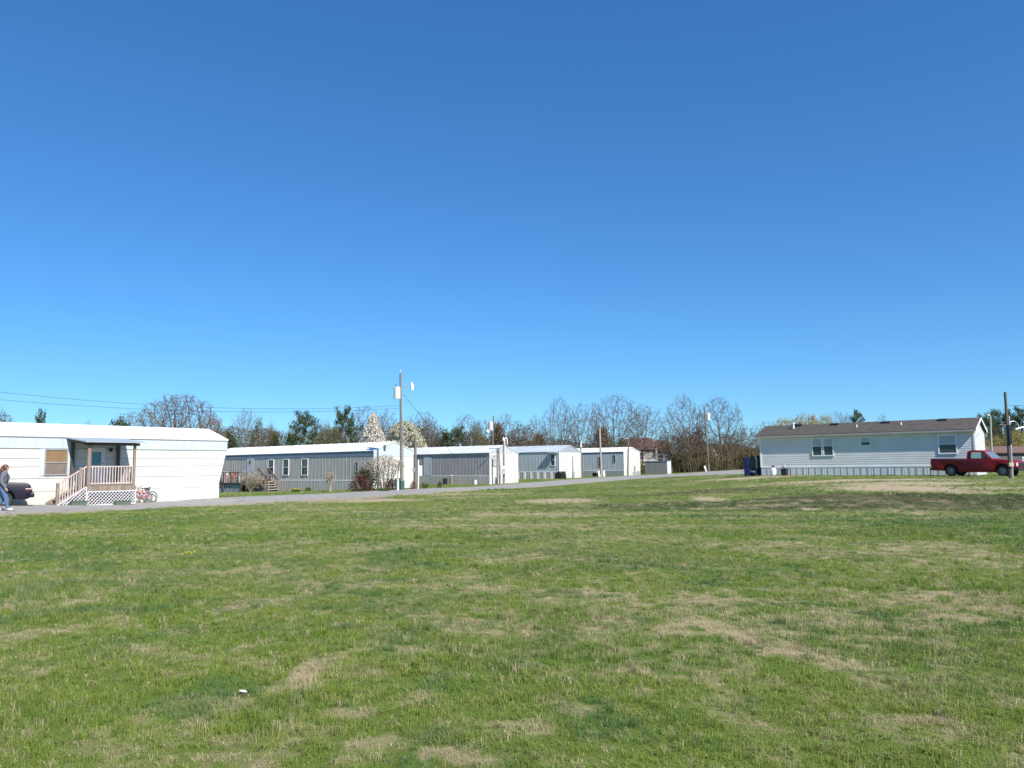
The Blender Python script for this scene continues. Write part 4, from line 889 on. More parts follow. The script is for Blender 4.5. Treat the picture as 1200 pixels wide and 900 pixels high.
bark_g = mat('bark_grey_brown', (.17,.14,.115), .95, .2, 3, spec=.1, col2=(.10,.08,.07)); twig_g = mat('twig_grey_brown', (.185,.14,.115), .95, .15, .8, spec=.05, col2=(.12,.09,.075))
twig_o = mat('twig_orange_brown', (.27,.15,.08), .95, .15, .8, spec=.05, col2=(.17,.10,.06)); bark_p = mat('bark_pale', (.33,.285,.225), .9, .2, 4, col2=(.25,.22,.18))
lm_cedar = leafmat('foliage_cedar', [(.035,.045,.018),(.075,.088,.032),(.12,.115,.05)]); lm_pine = leafmat('foliage_pine', [(.045,.070,.040),(.09,.125,.068),(.14,.165,.095)])
lm_pear = leafmat('blossom_white', [(.38,.33,.27),(.70,.65,.57),(.82,.79,.73)]); lm_pear2 = leafmat('blossom_cream', [(.25,.24,.14),(.52,.49,.36),(.70,.66,.52)])
lm_bud = leafmat('budding_yellow', [(.25,.22,.07),(.42,.38,.12),(.52,.47,.20)]); lm_brown = leafmat('leaf_brown', [(.07,.05,.028),(.14,.10,.06),(.21,.16,.10)])
lm_olive = leafmat('leaf_olive', [(.07,.07,.025),(.14,.13,.05),(.20,.19,.075)]); lm_tan = leafmat('leaf_tan', [(.30,.23,.16),(.45,.37,.27),(.55,.47,.36)])
lm_red = leafmat('leaf_dark_red', [(.05,.018,.014),(.13,.045,.035),(.20,.09,.06)]); lm_green = leafmat('leaf_fresh_green', [(.06,.11,.02),(.12,.20,.04),(.20,.27,.07)]); lm_yel = leafmat('petal_yellow', [(.55,.45,.03),(.75,.62,.05)])

def grow(rs, n_trunk=1, spread=.5, nch=(9,7,6,4), lens=(.55,.42,.36,.45), start=.25, trunk_h=.8, r0=.022, up=.35, lean=.12):
    segs = [[], []]
    def branch(p, d, L_, r, lev):
        npt = (6, 5, 4, 3, 2)[lev]; pts = [Vector(p)]; d = Vector(d).normalized()
        for i_ in range(npt):
            d = (d + Vector((rs.gauss(0,1), rs.gauss(0,1), rs.gauss(0,1)))*(.07, .13, .17, .22, .25)[lev] + Vector((0,0,up*(.12, .16, .10, .05, .0)[lev]))).normalized()
            pts.append(pts[-1]+d*(L_/npt))
        for i_ in range(npt):
            ra = r*(1-.75*i_/npt); rb = r*(1-.75*(i_+1)/npt); segs[0 if lev <= 1 else 1].append((pts[i_], pts[i_+1], max(ra, .0011), max(rb, .0008)))
        if lev >= len(nch): return
        for c in range(nch[lev]):
            t = (start if lev == 0 else .2) + (1-(start if lev == 0 else .2))*(c+rs.random())/nch[lev]; f = min(t*npt, npt-.001); i_ = int(f); q_ = pts[i_].lerp(pts[i_+1], f-i_)
            ax = (pts[i_+1]-pts[i_]).normalized(); az = rs.uniform(0, 6.283) if lev else c*2.4+rs.uniform(-.4, .4)
            u = ax.orthogonal().normalized(); w_ = ax.cross(u); side = u*math.cos(az)+w_*math.sin(az)
            an = spread*rs.uniform(.7, 1.35)*(1.15-.35*t if lev == 0 else 1); nd = ax*math.cos(an)+side*math.sin(an)
            branch(q_, nd, L_*lens[lev]*(1.15-.55*t)*rs.uniform(.8, 1.15), r*(1-.7*t)*.55, lev+1)
    for k in range(n_trunk):
        a = 6.283*k/n_trunk+rs.uniform(0, 1); l_ = lean if n_trunk > 1 else lean*.3
        branch((.01*math.cos(a)*(n_trunk > 1), .01*math.sin(a)*(n_trunk > 1), -.02), (l_*math.cos(a)*2, l_*math.sin(a)*2, 1), trunk_h*rs.uniform(.85, 1.05), r0/(n_trunk**.35), 0)
    allp = np.array([[*s[1]] for s in segs[0]+segs[1]]); top = np.percentile(allp[:, 2], 99.7); wd = np.percentile(np.hypot(allp[:,0], allp[:,1]), 97)
    out = []
    for sg in segs:
        a = np.array([(*s[0], *s[1], s[2], s[3]) for s in sg]); a[:, [0,1,3,4]] *= .5/wd; a[:, [2,5]] /= top; out.append(a)
    return out
def colonize(seed, att, roots, step=.03, kill=.042, iters=70, infl=.6, tipr=.0011, ex=2.15, jit=.2, thr=.004, twl=.045, flat=.6):
    g = np.random.default_rng(seed); nodes = [np.array(r_, float) for r_, _ in roots]; par = [-1]*len(roots)
    for k, (r_, e_) in enumerate(roots):      # initial stems
        a = np.array(r_, float); e_ = np.array(e_, float); n = max(2, int(np.linalg.norm(e_-a)/step)); prev = k
        for i_ in range(1, n+1): nodes.append(a+(e_-a)*i_/n+g.normal(0, .003, 3)); par.append(prev); prev = len(nodes)-1
    N_ = np.array(nodes); A_ = att.copy(); d = np.linalg.norm(A_[:, None]-N_[None], axis=2); near = d.argmin(1); dist = d.min(1); used = {}
    for it in range(iters):
        act = dist < infl
        if not act.any(): break
        dirs = A_[act]-N_[near[act]]; dirs /= np.linalg.norm(dirs, axis=1)[:, None]; idx = near[act]; u, inv = np.unique(idx, return_inverse=True)
        s = np.zeros((len(u), 3)); np.add.at(s, inv, dirs); s += g.normal(size=s.shape)*jit*np.linalg.norm(s, axis=1)[:, None]*.6; s /= np.linalg.norm(s, axis=1)[:, None]+1e-9
        new = N_[u]+s*step; keep = np.array([used.get(int(i_), 0) < 4 for i_ in u])
        for i_ in u: used[int(i_)] = used.get(int(i_), 0)+1
        new = new[keep]; up_ = u[keep]
        if not len(new): break
        base = len(N_); N_ = np.concatenate([N_, new]); par += [int(i_) for i_ in up_]
        d = np.linalg.norm(A_[:, None]-new[None], axis=2); dm = d.min(1); am = d.argmin(1)+base; better = dm < dist; near = np.where(better, am, near); dist = np.where(better, dm, dist)
        ok = dist > kill; A_ = A_[ok]; near = near[ok]; dist = dist[ok]
        if not len(A_): break
    n = len(N_); w_ = np.zeros(n); ch = np.zeros(n, int)
    for i_ in range(n-1, -1, -1):
        if par[i_] >= 0: ch[par[i_]] += 1
    for i_ in range(n-1, len(roots)-1, -1):
        if ch[i_] == 0: w_[i_] = tipr**ex
        w_[par[i_]] += w_[i_]
    rad = np.maximum(w_, tipr**ex)**(1/ex); big, sm2 = [], []
    for i_ in range(n):
        p_ = par[i_]
        if p_ < 0: continue
        (big if rad[i_] > thr else sm2).append((*N_[p_], *N_[i_], min(rad[p_], rad[i_]*1.6), rad[i_]))
    cand = np.where((rad < thr) & (np.array(par) >= 0))[0]; pa = np.array(par); ax = N_[cand]-N_[pa[cand]]; ax /= np.linalg.norm(ax, axis=1)[:, None]+1e-9
    for rep in range(3):
        dv = ax*.8+g.normal(size=ax.shape)*.75; dv[:, 2] += .15; dv /= np.linalg.norm(dv, axis=1)[:, None]; L_ = twl*g.uniform(.4, 1.2, (len(cand), 1)); e_ = N_[cand]+dv*L_
        sm2 += [tuple(r_) for r_ in np.concatenate([N_[cand], e_, np.full((len(cand), 1), tipr), np.full((len(cand), 1), tipr*.6)], 1)]
    return np.array(big), np.array(sm2)
def crown_pts(seed, n, z0, shape='round', gap=.42):
    g = np.random.default_rng(seed); out = []
    while len(out) < n:
        p = g.uniform(-1, 1, (4000, 3)); z = (p[:, 2]+1)/2; r_ = np.hypot(p[:,0], p[:,1])
        if shape == 'round': lim = np.sqrt(np.clip(1-((z-.42)/.58)**2, 0, 1))
        elif shape == 'oval': lim = np.sin(np.pi*np.clip(z*.92+.06, 0, 1))**.7*(1.05-.35*z)
        elif shape == 'dome': lim = np.clip(.45+z*1.6, 0, 1)*np.sqrt(np.clip(1-z**2.6, 0, 1))
        elif shape == 'fan': lim = np.clip(.10+1.25*z, 0, 1)*np.sqrt(np.clip(1-z**5, 0, 1))
        lim = lim*(.82+.36*vnoise(np.arctan2(p[:,1], p[:,0])*2+seed, z*5, seed)); ok = r_ < lim
        ok &= fbm(p[:,0]*2+seed, p[:,1]*2+z*4, 1, 3, seed+1) > gap
        q_ = p[ok]; out += [(x*.5, y*.5, z0+(1-z0)*(zz_+1)/2) for x, y, zz_ in q_]
    return np.array(out[:n])
PROTO = {}
def proto(kind, var):
    if (kind, var) in PROTO: return PROTO[(kind, var)]
    rs = random.Random(hash((len(kind), var, kind[0]))*0+sum(map(ord, kind))*7+var*131); g = np.random.default_rng(sum(map(ord, kind))+var*17); r_ = []
    if kind == 'bare':
        sh_, z0, roots = [('round', .24, [((0,0,-.02), (.01,0,.3))]), ('oval', .20, [((-.015,0,-.02), (-.10,0,.34)), ((.01,.01,-.02), (.10,.05,.36)), ((0,-.02,-.02), (.0,-.05,.30))]), ('round', .26, [((-.01,0,-.02), (-.09,.03,.34)), ((.02,0,-.02), (.10,-.03,.30))]), ('oval', .16, [((0,0,-.02), (.0,.01,.45))])][var]
        a, b_ = colonize(40+var, crown_pts(50+var, 1750, z0, sh_, .40), roots)
        r_ = [('trunk', tubes_mesh('trunk', a, bark_g, 4)), ('crown', tubes_mesh('crown', b_, twig_g))]
    elif kind == 'vase':
        roots = [((.015*math.cos(k), .015*math.sin(k), -.02), (.16*math.cos(k*1.05), .16*math.sin(k*1.05), .22+.1*(k % 2))) for k in range(7)]
        a, b_ = colonize(60+var, crown_pts(61+var, 3400, .12, 'dome', .30), roots, step=.028, jit=.2, twl=.05, tipr=.0016)
        r_ = [('trunk', tubes_mesh('trunk', a, bark_g, 4)), ('crown', tubes_mesh('crown', b_, twig_g if var == 0 else twig_o))]
    elif kind in ('cedar', 'cedarbrown'):
        n = 6500; nc = 90; cz = g.beta(1.4, 1.9, nc)*.93+.04; cr_ = np.minimum(1.15*(1-cz)**.7, .9+cz)*.44*(.35+.65*g.random(nc)); ca = g.uniform(0, 6.28, nc); cc = np.stack([cr_*np.cos(ca), cr_*np.sin(ca), cz], 1)
        c = cc[g.integers(0, nc, n)] + g.normal(size=(n, 3))*np.array([.075,.075,.045]); c = c[(c[:,2] > .01) & (c[:,2] < 1)]
        r_ = [('trunk', tubes_mesh('trunk', [((0,0,-.02),(0,0,.8),.018,.004)], bark_g, 6)), ('crown', leaves_mesh('crown', c, .035, lm_cedar if kind == 'cedar' else lm_brown, var))]
    elif kind == 'pine':
        segs = [((0,0,-.02),(.01,0,.5),.018,.012), ((.01,0,.5),(0,.01,.95),.012,.004)]; cs = []
        for k in range(34):
            z = .28+.7*((k+g.random())/34); a = k*2.4; L_ = (.62*(1.05-z)**.5*(.6+.5*g.random()))*(.6+.7*min(1, (z-.2)*2)) ; e = np.array([L_*math.cos(a), L_*math.sin(a), z+.08*g.random()]); segs.append(((0,0,z-.04), tuple(e), .006, .002))
            for t in np.linspace(.45, 1, 5): cs.append(np.array([0,0,z-.04])*(1-t)+e*t+g.normal(size=3)*.018)
        cs = np.array(cs); n = 6500; c = cs[g.integers(0, len(cs), n)]+g.normal(size=(n, 3))*np.array([.034,.034,.022])
        r_ = [('trunk', tubes_mesh('trunk', segs, bark_g, 5)), ('crown', leaves_mesh('crown', c, .030, lm_pine, var))]
    elif kind in ('pearcone', 'peardome'):
        n = 15000; z = g.random(n); 
        if kind == 'pearcone': prof = np.where(z < .25, .3+.8*z, .5*(1-z)**.75*1.24+.02)
        else: prof = .5*np.sqrt(np.clip(1-((z-.25)/.75)**2, 0, 1))
        a = g.uniform(0, 6.28, n); rr_ = prof*np.sqrt(g.random(n)*.75+.25)*(.88+.24*vnoise(a*3, z*9, 4)); c = np.stack([rr_*np.cos(a), rr_*np.sin(a), z*.97+.03], 1)
        keep = fbm(a*1.2+9, z*7, .5, 3, 6) > .36; c = c[keep]
        a1, b_ = grow(rs, n_trunk=3, spread=.35, nch=(9,5,4), lens=(.5,.4,.4), start=.15, trunk_h=.8, lean=.08)
        r_ = [('trunk', tubes_mesh('trunk', np.concatenate([a1, b_])*np.array([.85,.85,.9,.85,.85,.9,1,1]), bark_g)), ('crown', leaves_mesh('crown', c, .034, lm_pear if kind == 'pearcone' else lm_pear2, var))]
    elif kind in ('thicket', 'olive', 'budding', 'willow'):
        roots = [((.03*math.cos(k*1.3), .03*math.sin(k*1.3), -.02), (.15*math.cos(k*1.3), .15*math.sin(k*1.3), .3)) for k in range(5)]
        a, b_ = colonize(80+var+len(kind), crown_pts(81+var+len(kind), 1100, .08 if kind in ('thicket', 'olive') else .2, 'dome' if kind in ('thicket', 'willow') else 'round', .40), roots, step=.035, kill=.05, tipr=.0012, twl=.06)
        n = {'thicket': 3600, 'olive': 6500, 'budding': 7000, 'willow': 8500}[kind]; ends = b_[:, 3:6]; c = ends[g.integers(0, len(ends), n)]+g.normal(size=(n, 3))*.025
        r_ = [('trunk', tubes_mesh('trunk', np.concatenate([a, b_]), twig_g if kind != 'thicket' else twig_g)), ('crown', leaves_mesh('crown', c, .024, {'thicket': lm_brown, 'olive': lm_olive, 'budding': lm_bud, 'willow': lm_bud}[kind], var))]
    PROTO[(kind, var)] = r_; return r_
CATN = {'bare': 'bare_tree', 'vase': 'bare_tree', 'cedar': 'cedar_tree', 'cedarbrown': 'bushy_tree', 'pine': 'pine_tree', 'pearcone': 'blossom_tree', 'peardome': 'blossom_tree', 'thicket': 'brush_thicket', 'olive': 'bushy_tree', 'budding': 'budding_tree', 'willow': 'budding_tree'}
NTREE = [0]
def tree(kind, var, px, top, wpx, Yd, label, group='trees beyond the homes'):
    p = at(px, 540, Yd); x, y = p.x, p.y; g = gz(x, y); zt = at(px, top-1.5, Yd).z; wd = wpx*Yd/F*{'pine': 1.25, 'cedar': 1.25, 'budding': 1.3, 'thicket': 1.25, 'olive': 1.2}.get(kind, 1.1)
    o = empty(CATN[kind], x, y, random.Random(NTREE[0]).uniform(0, 6.28), label, 'thicket' if kind == 'thicket' else 'tree', group, z=g-.05); NTREE[0] += 1
    o.scale = (wd, wd, zt-g)
    for nm, me in proto(kind, var):
        c = bpy.data.objects.new(nm, me); COL.objects.link(c); c.parent = o
    return o
TREES = [
 ('olive',0,-4,482,34,88,'scrubby half bare tree peeking over the cream home roof at the far left edge'),
 ('pine',0,46,486,17,86,'small dark pine top peeking alone over the cream home roof'),
 ('bare',3,103,491,30,110,'low grey bare tree top barely showing over the cream home roof'),
 ('cedar',0,138,484,36,92,'olive green cedar just left of the big round bare tree, over the porch'),
 ('bare',0,155,481,44,100,'thin grey bare tree between the olive cedar and the big round bare tree'),
 ('vase',0,207,460,104,80,'big round many stemmed bare tree behind the end of the cream home'),
 ('vase',1,243,484,40,88,'orange brown bare tree leaning out right of the big round bare tree'),
 ('bare',1,286,476,50,105,'grey bare tree standing behind the dark cedar between the first two homes'),
 ('cedar',1,270,496,24,92,'dark olive cedar close to the raked end of the cream home'),
 ('olive',1,306,489,30,104,'faint green budding tree right of the grey bare tree over the second home'),
 ('thicket',0,312,502,36,96,'tan brown brush behind the left part of the second home'),
 ('cedar',0,324,503,20,95,'small dark cedar, left one of the dark pair over the second home door'),
 ('cedar',1,340,500,24,95,'rounder dark cedar, right one of the dark pair over the second home windows'),
 ('pine',1,356,486,34,100,'grey green pine standing tallest over the second home windows'),
 ('bare',2,376,491,30,108,'thin bare tree between the two pines behind the second home'),
 ('pine',0,404,482,34,100,'dark pine left of the white cone shaped blossom tree'),
 ('olive',0,388,498,34,94,'olive brush tree under the two pines behind the second home'),
 ('bare',0,428,475,46,112,'bare crown above and left of the cone shaped blossom tree'),
 ('bare',3,452,478,44,112,'bare crown rising between the two white blossom trees'),
 ('pearcone',0,437,485,40,84,'white blossoming cone shaped pear tree behind the second home'),
 ('peardome',0,474,495,54,86,'cream blossoming round domed pear tree behind the utility pole'),
 ('bare',2,494,482,46,110,'brown bare tree right behind the domed blossom tree'),
 ('thicket',1,500,492,40,104,'dark brown brush right of the domed blossom tree'),
 ('cedar',0,520,500,26,104,'green cedar rising over the left part of the third home roof'),
 ('pine',1,536,503,24,104,'small dark pine over the middle of the third home roof'),
 ('bare',0,548,485,40,116,'pale bare tree over the middle of the third home roof'),
 ('olive',1,563,492,30,102,'brown olive round tree left of the far pole with a transformer'),
 ('cedarbrown',0,584,490,30,106,'russet brown tree just behind the far pole with a transformer'),
 ('bare',1,592,482,48,118,'bare crown showing above the russet tree by the far pole'),
 ('thicket',0,610,496,46,108,'rusty brush over the right end of the third home'),
 ('bare',3,628,486,40,124,'thin bare tree left of the tall bare tree behind the fourth home'),
 ('bare',1,656,462,46,124,'tall upright bare tree behind the fourth home, left of the wide one'),
 ('bare',2,686,472,52,122,'wide bare tree behind the fourth home, right of the tall upright one'),
 ('cedarbrown',1,632,506,34,116,'low dark brown shrubby tree behind the fourth home roof'),
 ('cedarbrown',0,706,496,36,118,'dense dark brown tree behind the pale leaning post'),
 ('bare',0,722,462,64,128,'large bare tree spreading over the fifth home'),
 ('bare',2,752,474,56,130,'bare tree over the red roofed house right of the large bare tree'),
 ('cedar',1,727,511,14,122,'small dark cedar against the red roof left of the fifth home gable'),
 ('bare',1,804,459,62,120,'tall bare tree with steep limbs left of the leaning utility pole'),
 ('bare',0,846,465,60,122,'rounded bare tree standing right of the leaning utility pole'),
 ('thicket',0,802,502,50,116,'dark brown thicket growing right of the low plank shed'),
 ('thicket',1,782,506,32,122,'dark bare brush against the right side of the red roofed house'),
 ('cedarbrown',1,821,498,22,124,'narrow dark reddish tree close behind the leaning utility pole'),
 ('olive',1,812,524,44,114,'olive low bush left of the foot of the leaning utility pole'),
 ('thicket',1,872,502,46,122,'rusty brown thicket left of the purple playhouse'),
 ('thicket',0,846,508,40,128,'brown brush under the rounded bare tree'),
 ('olive',0,872,528,40,116,'olive low bush left of the purple playhouse'),
 ('olive',1,846,533,26,115,'small olive bush at the foot of the rounded bare tree'),
 ('pearcone',0,837,528,14,118,'small white blossoming shrub right of the leaning utility pole'),
 ('bare',2,900,494,40,135,'faint bare tree over the left end of the brown shingle roof'),
 ('budding',0,922,490,30,92,'yellow green budding tree at the left over the brown shingle roof'),
 ('budding',1,944,486,34,94,'yellow budding tree with the tallest crown over the brown shingle roof'),
 ('pearcone',0,957,488,22,98,'pale blossom tree top among the yellow trees over the shingle roof'),
 ('budding',0,970,486,22,94,'yellow green budding tree at the right of the yellow group over the roof'),
 ('bare',0,983,482,28,110,'bare tree top between the yellow trees and the lone pine'),
 ('bare',3,995,483,22,112,'thin bare tree top beside the lone pine over the shingle roof'),
 ('pine',1,1007,484,18,98,'lone dark pine top over the middle of the shingle roof'),
 ('bare',1,1036,484,26,120,'sparse bare twigs over the right middle of the shingle roof'),
 ('pine',0,1160,488,28,120,'dark pine just right of the shingle roof end'),
 ('pine',1,1180,483,34,125,'dark broad pine behind the tall post at the right edge'),
 ('pine',0,1202,482,34,122,'dark pine cut by the right edge of the view'),
 ('cedar',0,1170,496,26,118,'dark cedar filling between the pines at the right edge'),
 ('bare',2,1168,500,30,105,'bare tangled tree below the pines at the right edge'),
 ('willow',0,1158,508,34,92,'yellowish budding bush behind the red pickup cab'),
 ('willow',1,1192,505,44,90,'yellowish budding tree right of the tall post'),
]
for t in TREES: tree(*t)
# continuous far brush that closes the tree line
g = np.random.default_rng(5); n = 120000
pxs = g.uniform(225, 905, n); Yb = g.uniform(112, 140, n); topy = np.interp(pxs, [225,300,420,520,610,650,720,790,905], [506,507,503,507,513,521,520,513,523]) + (fbm(pxs, Yb*.1, 26, 4, 2)-.5)*26
xs = (pxs-600)/F*Yb; zg_ = hgt(xs, Yb); hor = 548.3-(pxs-600)*.0105; hmax = EYE+(hor-topy)*Yb/F-zg_; z = zg_+hmax*g.random(n)**.8
house = (pxs > 728) & (pxs < 792) & (Yb < 138); lump = fbm(xs, Yb*.7+z*.9, 2.6, 3, 31) > .40
ok = (hmax > .5) & ~house & lump; me = leaves_mesh('brush', np.stack([xs, Yb, z], 1)[ok], .19, lm_brush, 3)
o = bpy.data.objects.new('far_brush', me); COL.objects.link(o); tag(o, 'brown mass of far brush closing the tree line behind the homes', 'brush', kind='stuff')
n = 2600; pxs = g.uniform(225, 905, n); Yb = np.where((pxs > 728) & (pxs < 792), 140, g.uniform(108, 140, n)); topy = np.interp(pxs, [225,300,420,520,640,760,905], [500,501,495,500,505,513,514]); xs = (pxs-600)/F*Yb; zg_ = hgt(xs, Yb); hor = 548.3-(pxs-600)*.0105; hm = (EYE+(hor-topy)*Yb/F-zg_)*g.uniform(.5, 1.05, n)
P0 = np.stack([xs, Yb, zg_], 1); P1_ = P0+np.stack([g.normal(0, .9, n), g.normal(0, .9, n), np.clip(hm, 1, 12)], 1); sg = np.concatenate([P0, P1_, np.full((n, 1), .018), np.full((n, 1), .006)], 1)
o2 = bpy.data.objects.new('far_twigs', tubes_mesh('twigs', sg, twig_g)); COL.objects.link(o2); tag(o2, 'upright bare stems massed in the far brush', 'brush', kind='stuff')
for (x0_, x1_, n, ht_, y0_, y1_, lab) in ((786, 905, 9000, 1.9, 113, 118, 'low olive undergrowth along the foot of the brown thickets'), (740, 762, 1500, 1.6, 112, 120, 'low olive undergrowth between the fifth home and the plank shed')):
    pxs = g.uniform(x0_, x1_, n); Yb = g.uniform(y0_, y1_, n); xs = (pxs-600)/F*Yb; hm = ht_*(.4+1.1*fbm(xs, Yb, 1.6, 3, 8)); z = hgt(xs, Yb)+hm*g.random(n)
    ou = bpy.data.objects.new('low_undergrowth', leaves_mesh('undergrowth', np.stack([xs, Yb, z], 1), .17, lm_olive, 13)); COL.objects.link(ou); tag(ou, lab, 'undergrowth', kind='stuff')
# distant woods on the skyline far behind
n = 30000; Yb = g.uniform(230, 300, n); pxs = g.uniform(-400, 1600, n); xs = (pxs-600)/F*Yb; hm = 3.5+3*fbm(xs, Yb, 30, 4, 12); z = .3+hm*g.random(n)
o3 = bpy.data.objects.new('far_wood', leaves_mesh('wood', np.stack([xs, Yb, z], 1), 1.1, lm_brown, 9)); COL.objects.link(o3); tag(o3, 'low brown line of distant woods on the skyline', 'wood', kind='stuff')

# ------------------------------------------------------------------ shrubs and plants by the homes
def shrub(px, py, wpx, hpx, kind, name, label, cat='shrub', seed=1, Yd=None):
    g_ = ground(px, py) if Yd is None else at(px, py, Yd); Yd = g_.y; wd = wpx*Yd/F; ht = hpx*Yd/F; rs = random.Random(seed); gg = np.random.default_rng(seed)
    o = empty(name, g_.x, g_.y, rs.uniform(0, 6), label, cat, z=gz(g_.x, g_.y)-.03); o.scale = (wd, wd, ht)
    def part(nm, me): c = bpy.data.objects.new(nm, me); COL.objects.link(c); c.parent = o
    if kind == 'tan':
        a, b_ = grow(rs, n_trunk=12, spread=.5, nch=(7,5), lens=(.5,.45), start=.1, trunk_h=.8, lean=.45, r0=.02); ends = b_[:, 3:6]; c = ends[gg.integers(0, len(ends), 2200)]+gg.normal(size=(2200,3))*.03
        part('stems', tubes_mesh('stems', np.concatenate([a, b_])*np.array([1,1,1,1,1,1,2.2,2.2]), bark_p)); part('foliage', leaves_mesh('foliage', c, .035, lm_tan, seed))
    elif kind == 'radial':
        a, b_ = colonize(91, crown_pts(92, 900, .05, 'fan', .2), [((.03*math.cos(k*2.4), .03*math.sin(k*2.4), -.02), ((.10+.2*(k%3)/2)*math.cos(k*2.4), (.10+.2*(k%3)/2)*math.sin(k*2.4), .38)) for k in range(15)], step=.045, kill=.06, tipr=.0036, ex=2.6, jit=.1, thr=.008, twl=.08)
        part('stems', tubes_mesh('stems', a*np.array([1,1,1,1,1,1,1.0,1.0]), bark_p, 5)); part('twigs', tubes_mesh('twigs', b_*np.array([1,1,1,1,1,1,1.0,1.0]), bark_p))
    elif kind in ('red', 'olive', 'green', 'brown'):
        n = 2600 if kind != 'green' else 900; a = gg.uniform(0, 6.28, n); z = gg.random(n)**.8; r_ = .5*np.sqrt(np.clip(1-(z*.95)**2.2, 0, 1))*np.sqrt(gg.random(n)); c = np.stack([r_*np.cos(a), r_*np.sin(a), z], 1)
        c = c[fbm(c[:,0]*3+5, c[:,2]*3+c[:,1]*3, .5, 3, seed) > .46]; c = c*(1+gg.normal(0, .10, (len(c), 1)))
        a1, b_ = grow(rs, n_trunk=8, spread=.4, nch=(6,4), lens=(.5,.45), start=.1, trunk_h=.7, lean=.4, r0=.02)
        part('stems', tubes_mesh('stems', np.concatenate([a1, b_])*np.array([.9,.9,.9,.9,.9,.9,1.8,1.8]), bark_g)); part('foliage', leaves_mesh('foliage', c, .06 if kind != 'green' else .12, {'red': lm_red, 'olive': lm_olive, 'green': lm_green, 'brown': lm_brown}[kind], seed))
    elif kind == 'pollard':
        segs = [(Vector((0,0,-.05)), Vector((.02,0,.4)), .10, .085)]; cs = []
        for k in range(9):
            az = k*2.4; e = Vector((.30*math.cos(az)*rs.uniform(.5,1.2), .30*math.sin(az)*rs.uniform(.5,1.2), rs.uniform(.6,.88))); m_ = Vector((.02,0,.38)); mid = m_.lerp(e, .5)+Vector((0,0,-.05)); segs += [(m_, mid, .06, .045), (mid, e, .045, .05)]
            for j in range(14): t_ = e+Vector((rs.gauss(0,.08), rs.gauss(0,.08), abs(rs.gauss(0,.07)))); segs.append((e, t_, .014, .006)); cs.append(t_)
        cs = np.array([[*c] for c in cs]); c = cs[gg.integers(0, len(cs), 900)]+gg.normal(size=(900,3))*.025
        part('trunk', tubes_mesh('trunk', segs, bark_p, 6)); part('crown', leaves_mesh('crown', c, .05, lm_tan, seed))
    elif kind == 'daff':
        n = 160; b0 = gg.uniform(-.5, .5, (n, 2)); sg = [((x, y, 0), (x+gg.normal(0,.05), y+gg.normal(0,.05), .85), .02, .012) for x, y in b0]; part('leaves', tubes_mesh('leaves', sg, MATS.setdefault('stem_green', mat('stem_green', (.10,.19,.04), .7, .1)))); c = np.array([s[1] for s in sg]); part('flowers', leaves_mesh('flowers', np.repeat(c, 4, 0)+gg.normal(size=(4*n,3))*.03, .13, lm_yel, seed))
    return o
shrub(293, 575, 26, 25, 'tan', 'shrub', 'tan leafless looking shrub between the dark deck and the wooden steps', seed=3, Yd=68.5)
shrub(387, 577, 16, 23, 'pollard', 'pruned_tree', 'small knobbly pruned tree with pale trunk in front of the grey home', 'tree', seed=4)
shrub(422, 575.5, 28, 17, 'red', 'shrub', 'dark reddish shrub at the near corner of the second home', seed=5)
shrub(430, 574.5, 34, 27, 'olive', 'shrub', 'olive brown leafy shrub rising behind the dark reddish one', seed=6)
shrub(450, 574.5, 54, 41, 'radial', 'bare_shrub', 'large pale bare shrub fanning out against the white end wall', seed=7)
shrub(458, 574.5, 18, 13, 'red', 'shrub', 'low dark reddish shrub under the right of the bare fanning shrub', seed=8)
shrub(450, 576, 16, 4, 'green', 'ground_plant', 'low green plants at the foot of the bare fanning shrub', 'plant', seed=9)
shrub(484, 573.5, 9, 9, 'red', 'shrub', 'tiny rust red bush around the foot of the thick timber post', seed=10)
shrub(498, 573, 15, 7, 'green', 'ground_plant', 'fresh green leafy plant below the third home door', 'plant', seed=11)
shrub(515.5, 571.5, 8, 7, 'brown', 'ground_plant', 'small dry brown plant left of the black can at the third home', 'plant', seed=12)
shrub(347, 577, 9, 5, 'daff', 'daffodil_clump', 'clump of yellow daffodils before the grey home skirt', 'flowers', seed=13)
shrub(346, 574, 9, 12, 'tan', 'ground_plant', 'small tan dry bush behind the yellow daffodils', 'plant', seed=14)
shrub(326, 575.5, 7, 9, 'brown', 'ground_plant', 'small dry brown bush left of the white wash tub', 'plant', seed=15)
shrub(361, 576, 9, 5, 'green', 'ground_plant', 'low green plant right of the daffodils by the skirt', 'plant', seed=16)
shrub(746, 555, 10, 12, 'olive', 'bush', 'olive bush beside the white end of the fifth home', seed=17, Yd=112)
shrub(754, 553, 12, 9, 'olive', 'bush', 'olive bush under the porch of the red roofed house', seed=18, Yd=118)

